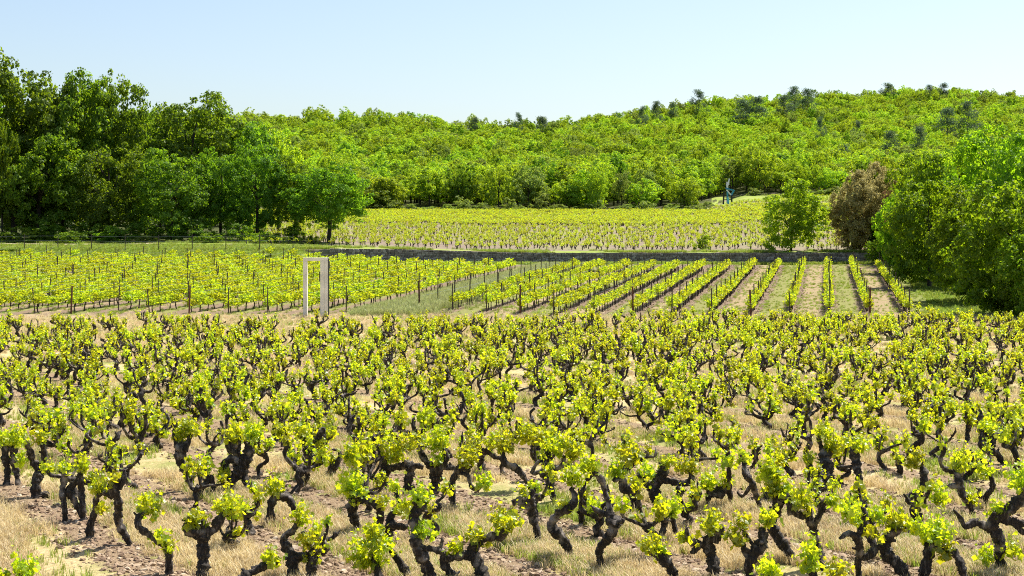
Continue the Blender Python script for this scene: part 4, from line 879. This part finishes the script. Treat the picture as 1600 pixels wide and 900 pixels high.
scatter('far_field_vines', np.stack([fp[:, 0], fp[:, 1], hfun(fp[:, 0], fp[:, 1])], -1), rz_arr(n), np.stack([fp[:, 2] * 1.05, fp[:, 2] * 1.05, rng.uniform(.6, .85, n)], -1), rng.integers(0, 8, n), PROTO['low_vine'], 'field of small bush vines beyond the stone wall', 'grapevines')

# ------------------------------------------------------------------ grasses and clods
def grass_tuft(name, mat, nb=16, h=(.08, .2), w=.007, spread=.07, lean=.6):
    mb = MB()
    for _ in range(nb):
        a = rng.uniform(0, 6.28); d = np.array([math.cos(a), math.sin(a), 0]); s = np.array([-d[1], d[0], 0]) * w * .5; hh_ = rng.uniform(*h); b = d * rng.uniform(0, spread); le = rng.uniform(.1, lean) * hh_
        p1 = b + d * le * .35 + [0, 0, hh_ * .6]; p2 = b + d * le + [0, 0, hh_ * rng.uniform(.75, 1)]
        mb.add(np.array([b - s, b + s, p1 + s * .8, p1 - s * .8, p2]), [[0, 1, 2, 3]], [[3, 2, 4]])
    return mb.mesh(name, mat)
proto_coll('straw', [grass_tuft('straw_%d' % i, M['straw'], 20, (.05, .17), .007, .09, .9) for i in range(5)])
proto_coll('green', [grass_tuft('green_%d' % i, M['green_grass'], 16, (.04, .13), .008, .07, .7) for i in range(4)])
proto_coll('lush', [grass_tuft('lush_%d' % i, M['green_grass'], 30, (.08, .26), .02, .22, .7) for i in range(4)])
proto_coll('tall', [grass_tuft('tall_%d' % i, M['pale_grass'], 34, (.2, .5), .018, .25, .5) for i in range(4)])
def clod(i):
    import bmesh
    bm = bmesh.new(); bmesh.ops.create_icosphere(bm, subdivisions=1, radius=.5)
    for v in bm.verts: v.co *= rng.uniform(.6, 1.2); v.co.z *= .6
    me = bpy.data.meshes.new('clod_%d' % i); bm.to_mesh(me); bm.free(); me.materials.append(M['clod']); return me
proto_coll('clod', [clod(i) for i in range(6)])
def row_dist(x, y): v = (x * NX + y * NY - ROW_0) / ROW_S; return np.abs(v - np.round(v)) * ROW_S
def rand_view(n, y0, y1, power=2.0, m=60):
    u = rng.uniform(0, 1, n); Y = (y0 ** (1 - power) + u * (y1 ** (1 - power) - y0 ** (1 - power))) ** (1 / (1 - power)) if power != 1 else y0 * (y1 / y0) ** u
    px = rng.uniform(-m, 1600 + m, n); return (px - 800) * Y / F, Y
def put(name, x, y, size, key, k, label, cat, dz=0.0, tilt=0.0):
    n = len(x); rot = rz_arr(n)
    if tilt: rot[:, :2] = rng.uniform(-tilt, tilt, (n, 2))
    scatter(name, np.stack([x, y, hfun(x, y) + dz], -1), rot, np.stack([size] * 3, -1), rng.integers(0, k, n), PROTO[key], label, cat)
def gpatch(x, y): return np.sin(x * .9 + 1.7 * np.sin(y * .33)) + np.sin(y * .55 + 1.3 * np.sin(x * .6 + 2)) + .6 * np.sin(x * 2.3 + y * 1.7)
x, y = rand_view(60000, 16.5, 72, 2.2); d = row_dist(x, y); gp = gpatch(x, y); keep = (d > .48 + rng.uniform(-.25, .2, len(x)))
g_ = keep & (gp > .75) ; s_ = keep & ~(gp > .95)
put('dry_grass', x[s_], y[s_], rng.uniform(.6, 1.25, s_.sum()) * (.7 + y[s_] / 60), 'straw', 5, 'dry straw coloured grass between the bush vines', 'grass')
x2, y2 = rand_view(46000, 16.5, 72, 2.2); k2 = (row_dist(x2, y2) > .35) & (gpatch(x2 * 1.3, y2 * 1.2) > .5 + rng.uniform(-1.6, 1.2, len(x2))) & ~((x2 < -3) & (y2 < 22) & (rng.random(len(x2)) < .85))
put('green_grass', x2[k2], y2[k2], rng.uniform(.6, 1.2, k2.sum()) * (.8 + y2[k2] / 60), 'green', 4, 'patches of short green grass between the bush vines', 'grass')
x, y = rand_view(60000, 16.5, 60, 2.4); d = row_dist(x, y); k1 = d < .55 + rng.uniform(-.35, .2, len(x))
put('soil_clods', x[k1], y[k1], rng.uniform(.02, .095, k1.sum()) * rng.uniform(.5, 1.4, k1.sum()), 'clod', 6, 'reddish brown clods and chips of soil along the vine rows', 'soil', 0, .6)
# lush meadow by the right wood, verge grass on the wall and the wild strip between the two blocks
X, Y = rng.uniform(18, 44, 16000), rng.uniform(74, 134, 16000); w = X - TX * (Y - 78); k = (w > 21.6) & (800 + F * X / Y < 1700)
put('meadow_grass', X[k], Y[k], rng.uniform(.5, 1.0, k.sum()), 'lush', 4, 'short lush grass beside the right wood', 'grass')
Y = rng.uniform(78, 131, 9000); w = rng.uniform(-8.3, -4.6, 9000) + np.where(rng.random(9000) < .15, rng.uniform(-.6, 1.6, 9000), 0); X = w + TX * (Y - 78)
put('tall_grass', X, Y, rng.uniform(.5, 1.05, 9000), 'tall', 4, 'tall pale grass strip between the two trellised blocks', 'grass')
X, Y = rng.uniform(-20, 31, 5000), WALL_Y + .5 + rng.exponential(1.1, 5000); k = (gpatch(X * .7, Y) > -.4) & (Y < 139)
X2, Y2 = rng.uniform(-48, -17, 7000), rng.uniform(128.5, 142, 7000); k2 = ~((Y2 > 138.7) & (Y2 < 141))
X3, Y3 = rng.uniform(-16, 31, 3000), rng.uniform(131.8, 133.6, 3000)
put('verge_grass', np.concatenate([X[k], X2[k2], X3]), np.concatenate([Y[k], Y2[k2], Y3]), rng.uniform(.5, 1.3, k.sum() + k2.sum() + 3000), 'lush', 4, 'rough green grass along the wall and the bank below the left wood', 'grass')

Y = 64 + 67 * rng.random(26000) ** 1.25; w = rng.uniform(-34, 21.5, 26000); X = w + TX * (Y - 78); fr = (w - 20.1) / 2.0; d = np.abs(fr - np.round(fr)); k = (d > .12) & (800 + F * X / Y > -40) & ((gpatch(X, Y) > -.3) | (rng.random(26000) < .3))
put('lane_grass', X[k], Y[k], rng.uniform(.25, .7, k.sum()), 'lush', 4, 'patchy short grass in the lanes between the trellised rows', 'grass')
X, Y = rng.uniform(-30, 30, 9000), 62 + 16 * rng.random(9000); k = np.abs(800 + F * X / Y - 800) < 860
put('track_straw', X[k], Y[k], rng.uniform(.8, 1.9, k.sum()), 'straw', 5, 'dry grass along the track behind the bush vines', 'grass')
Y = 76 + 55 * rng.random(14000) ** 1.3; r_ = rng.integers(0, 14, 14000); w = 20.1 - 2.0 * r_ + rng.normal(.1, .28, 14000); X = w + TX * (Y - 78)
put('row_clods', X, Y, rng.uniform(.03, .14, 14000), 'clod', 6, 'clods of tilled soil along the trellised rows', 'soil', 0, .6)
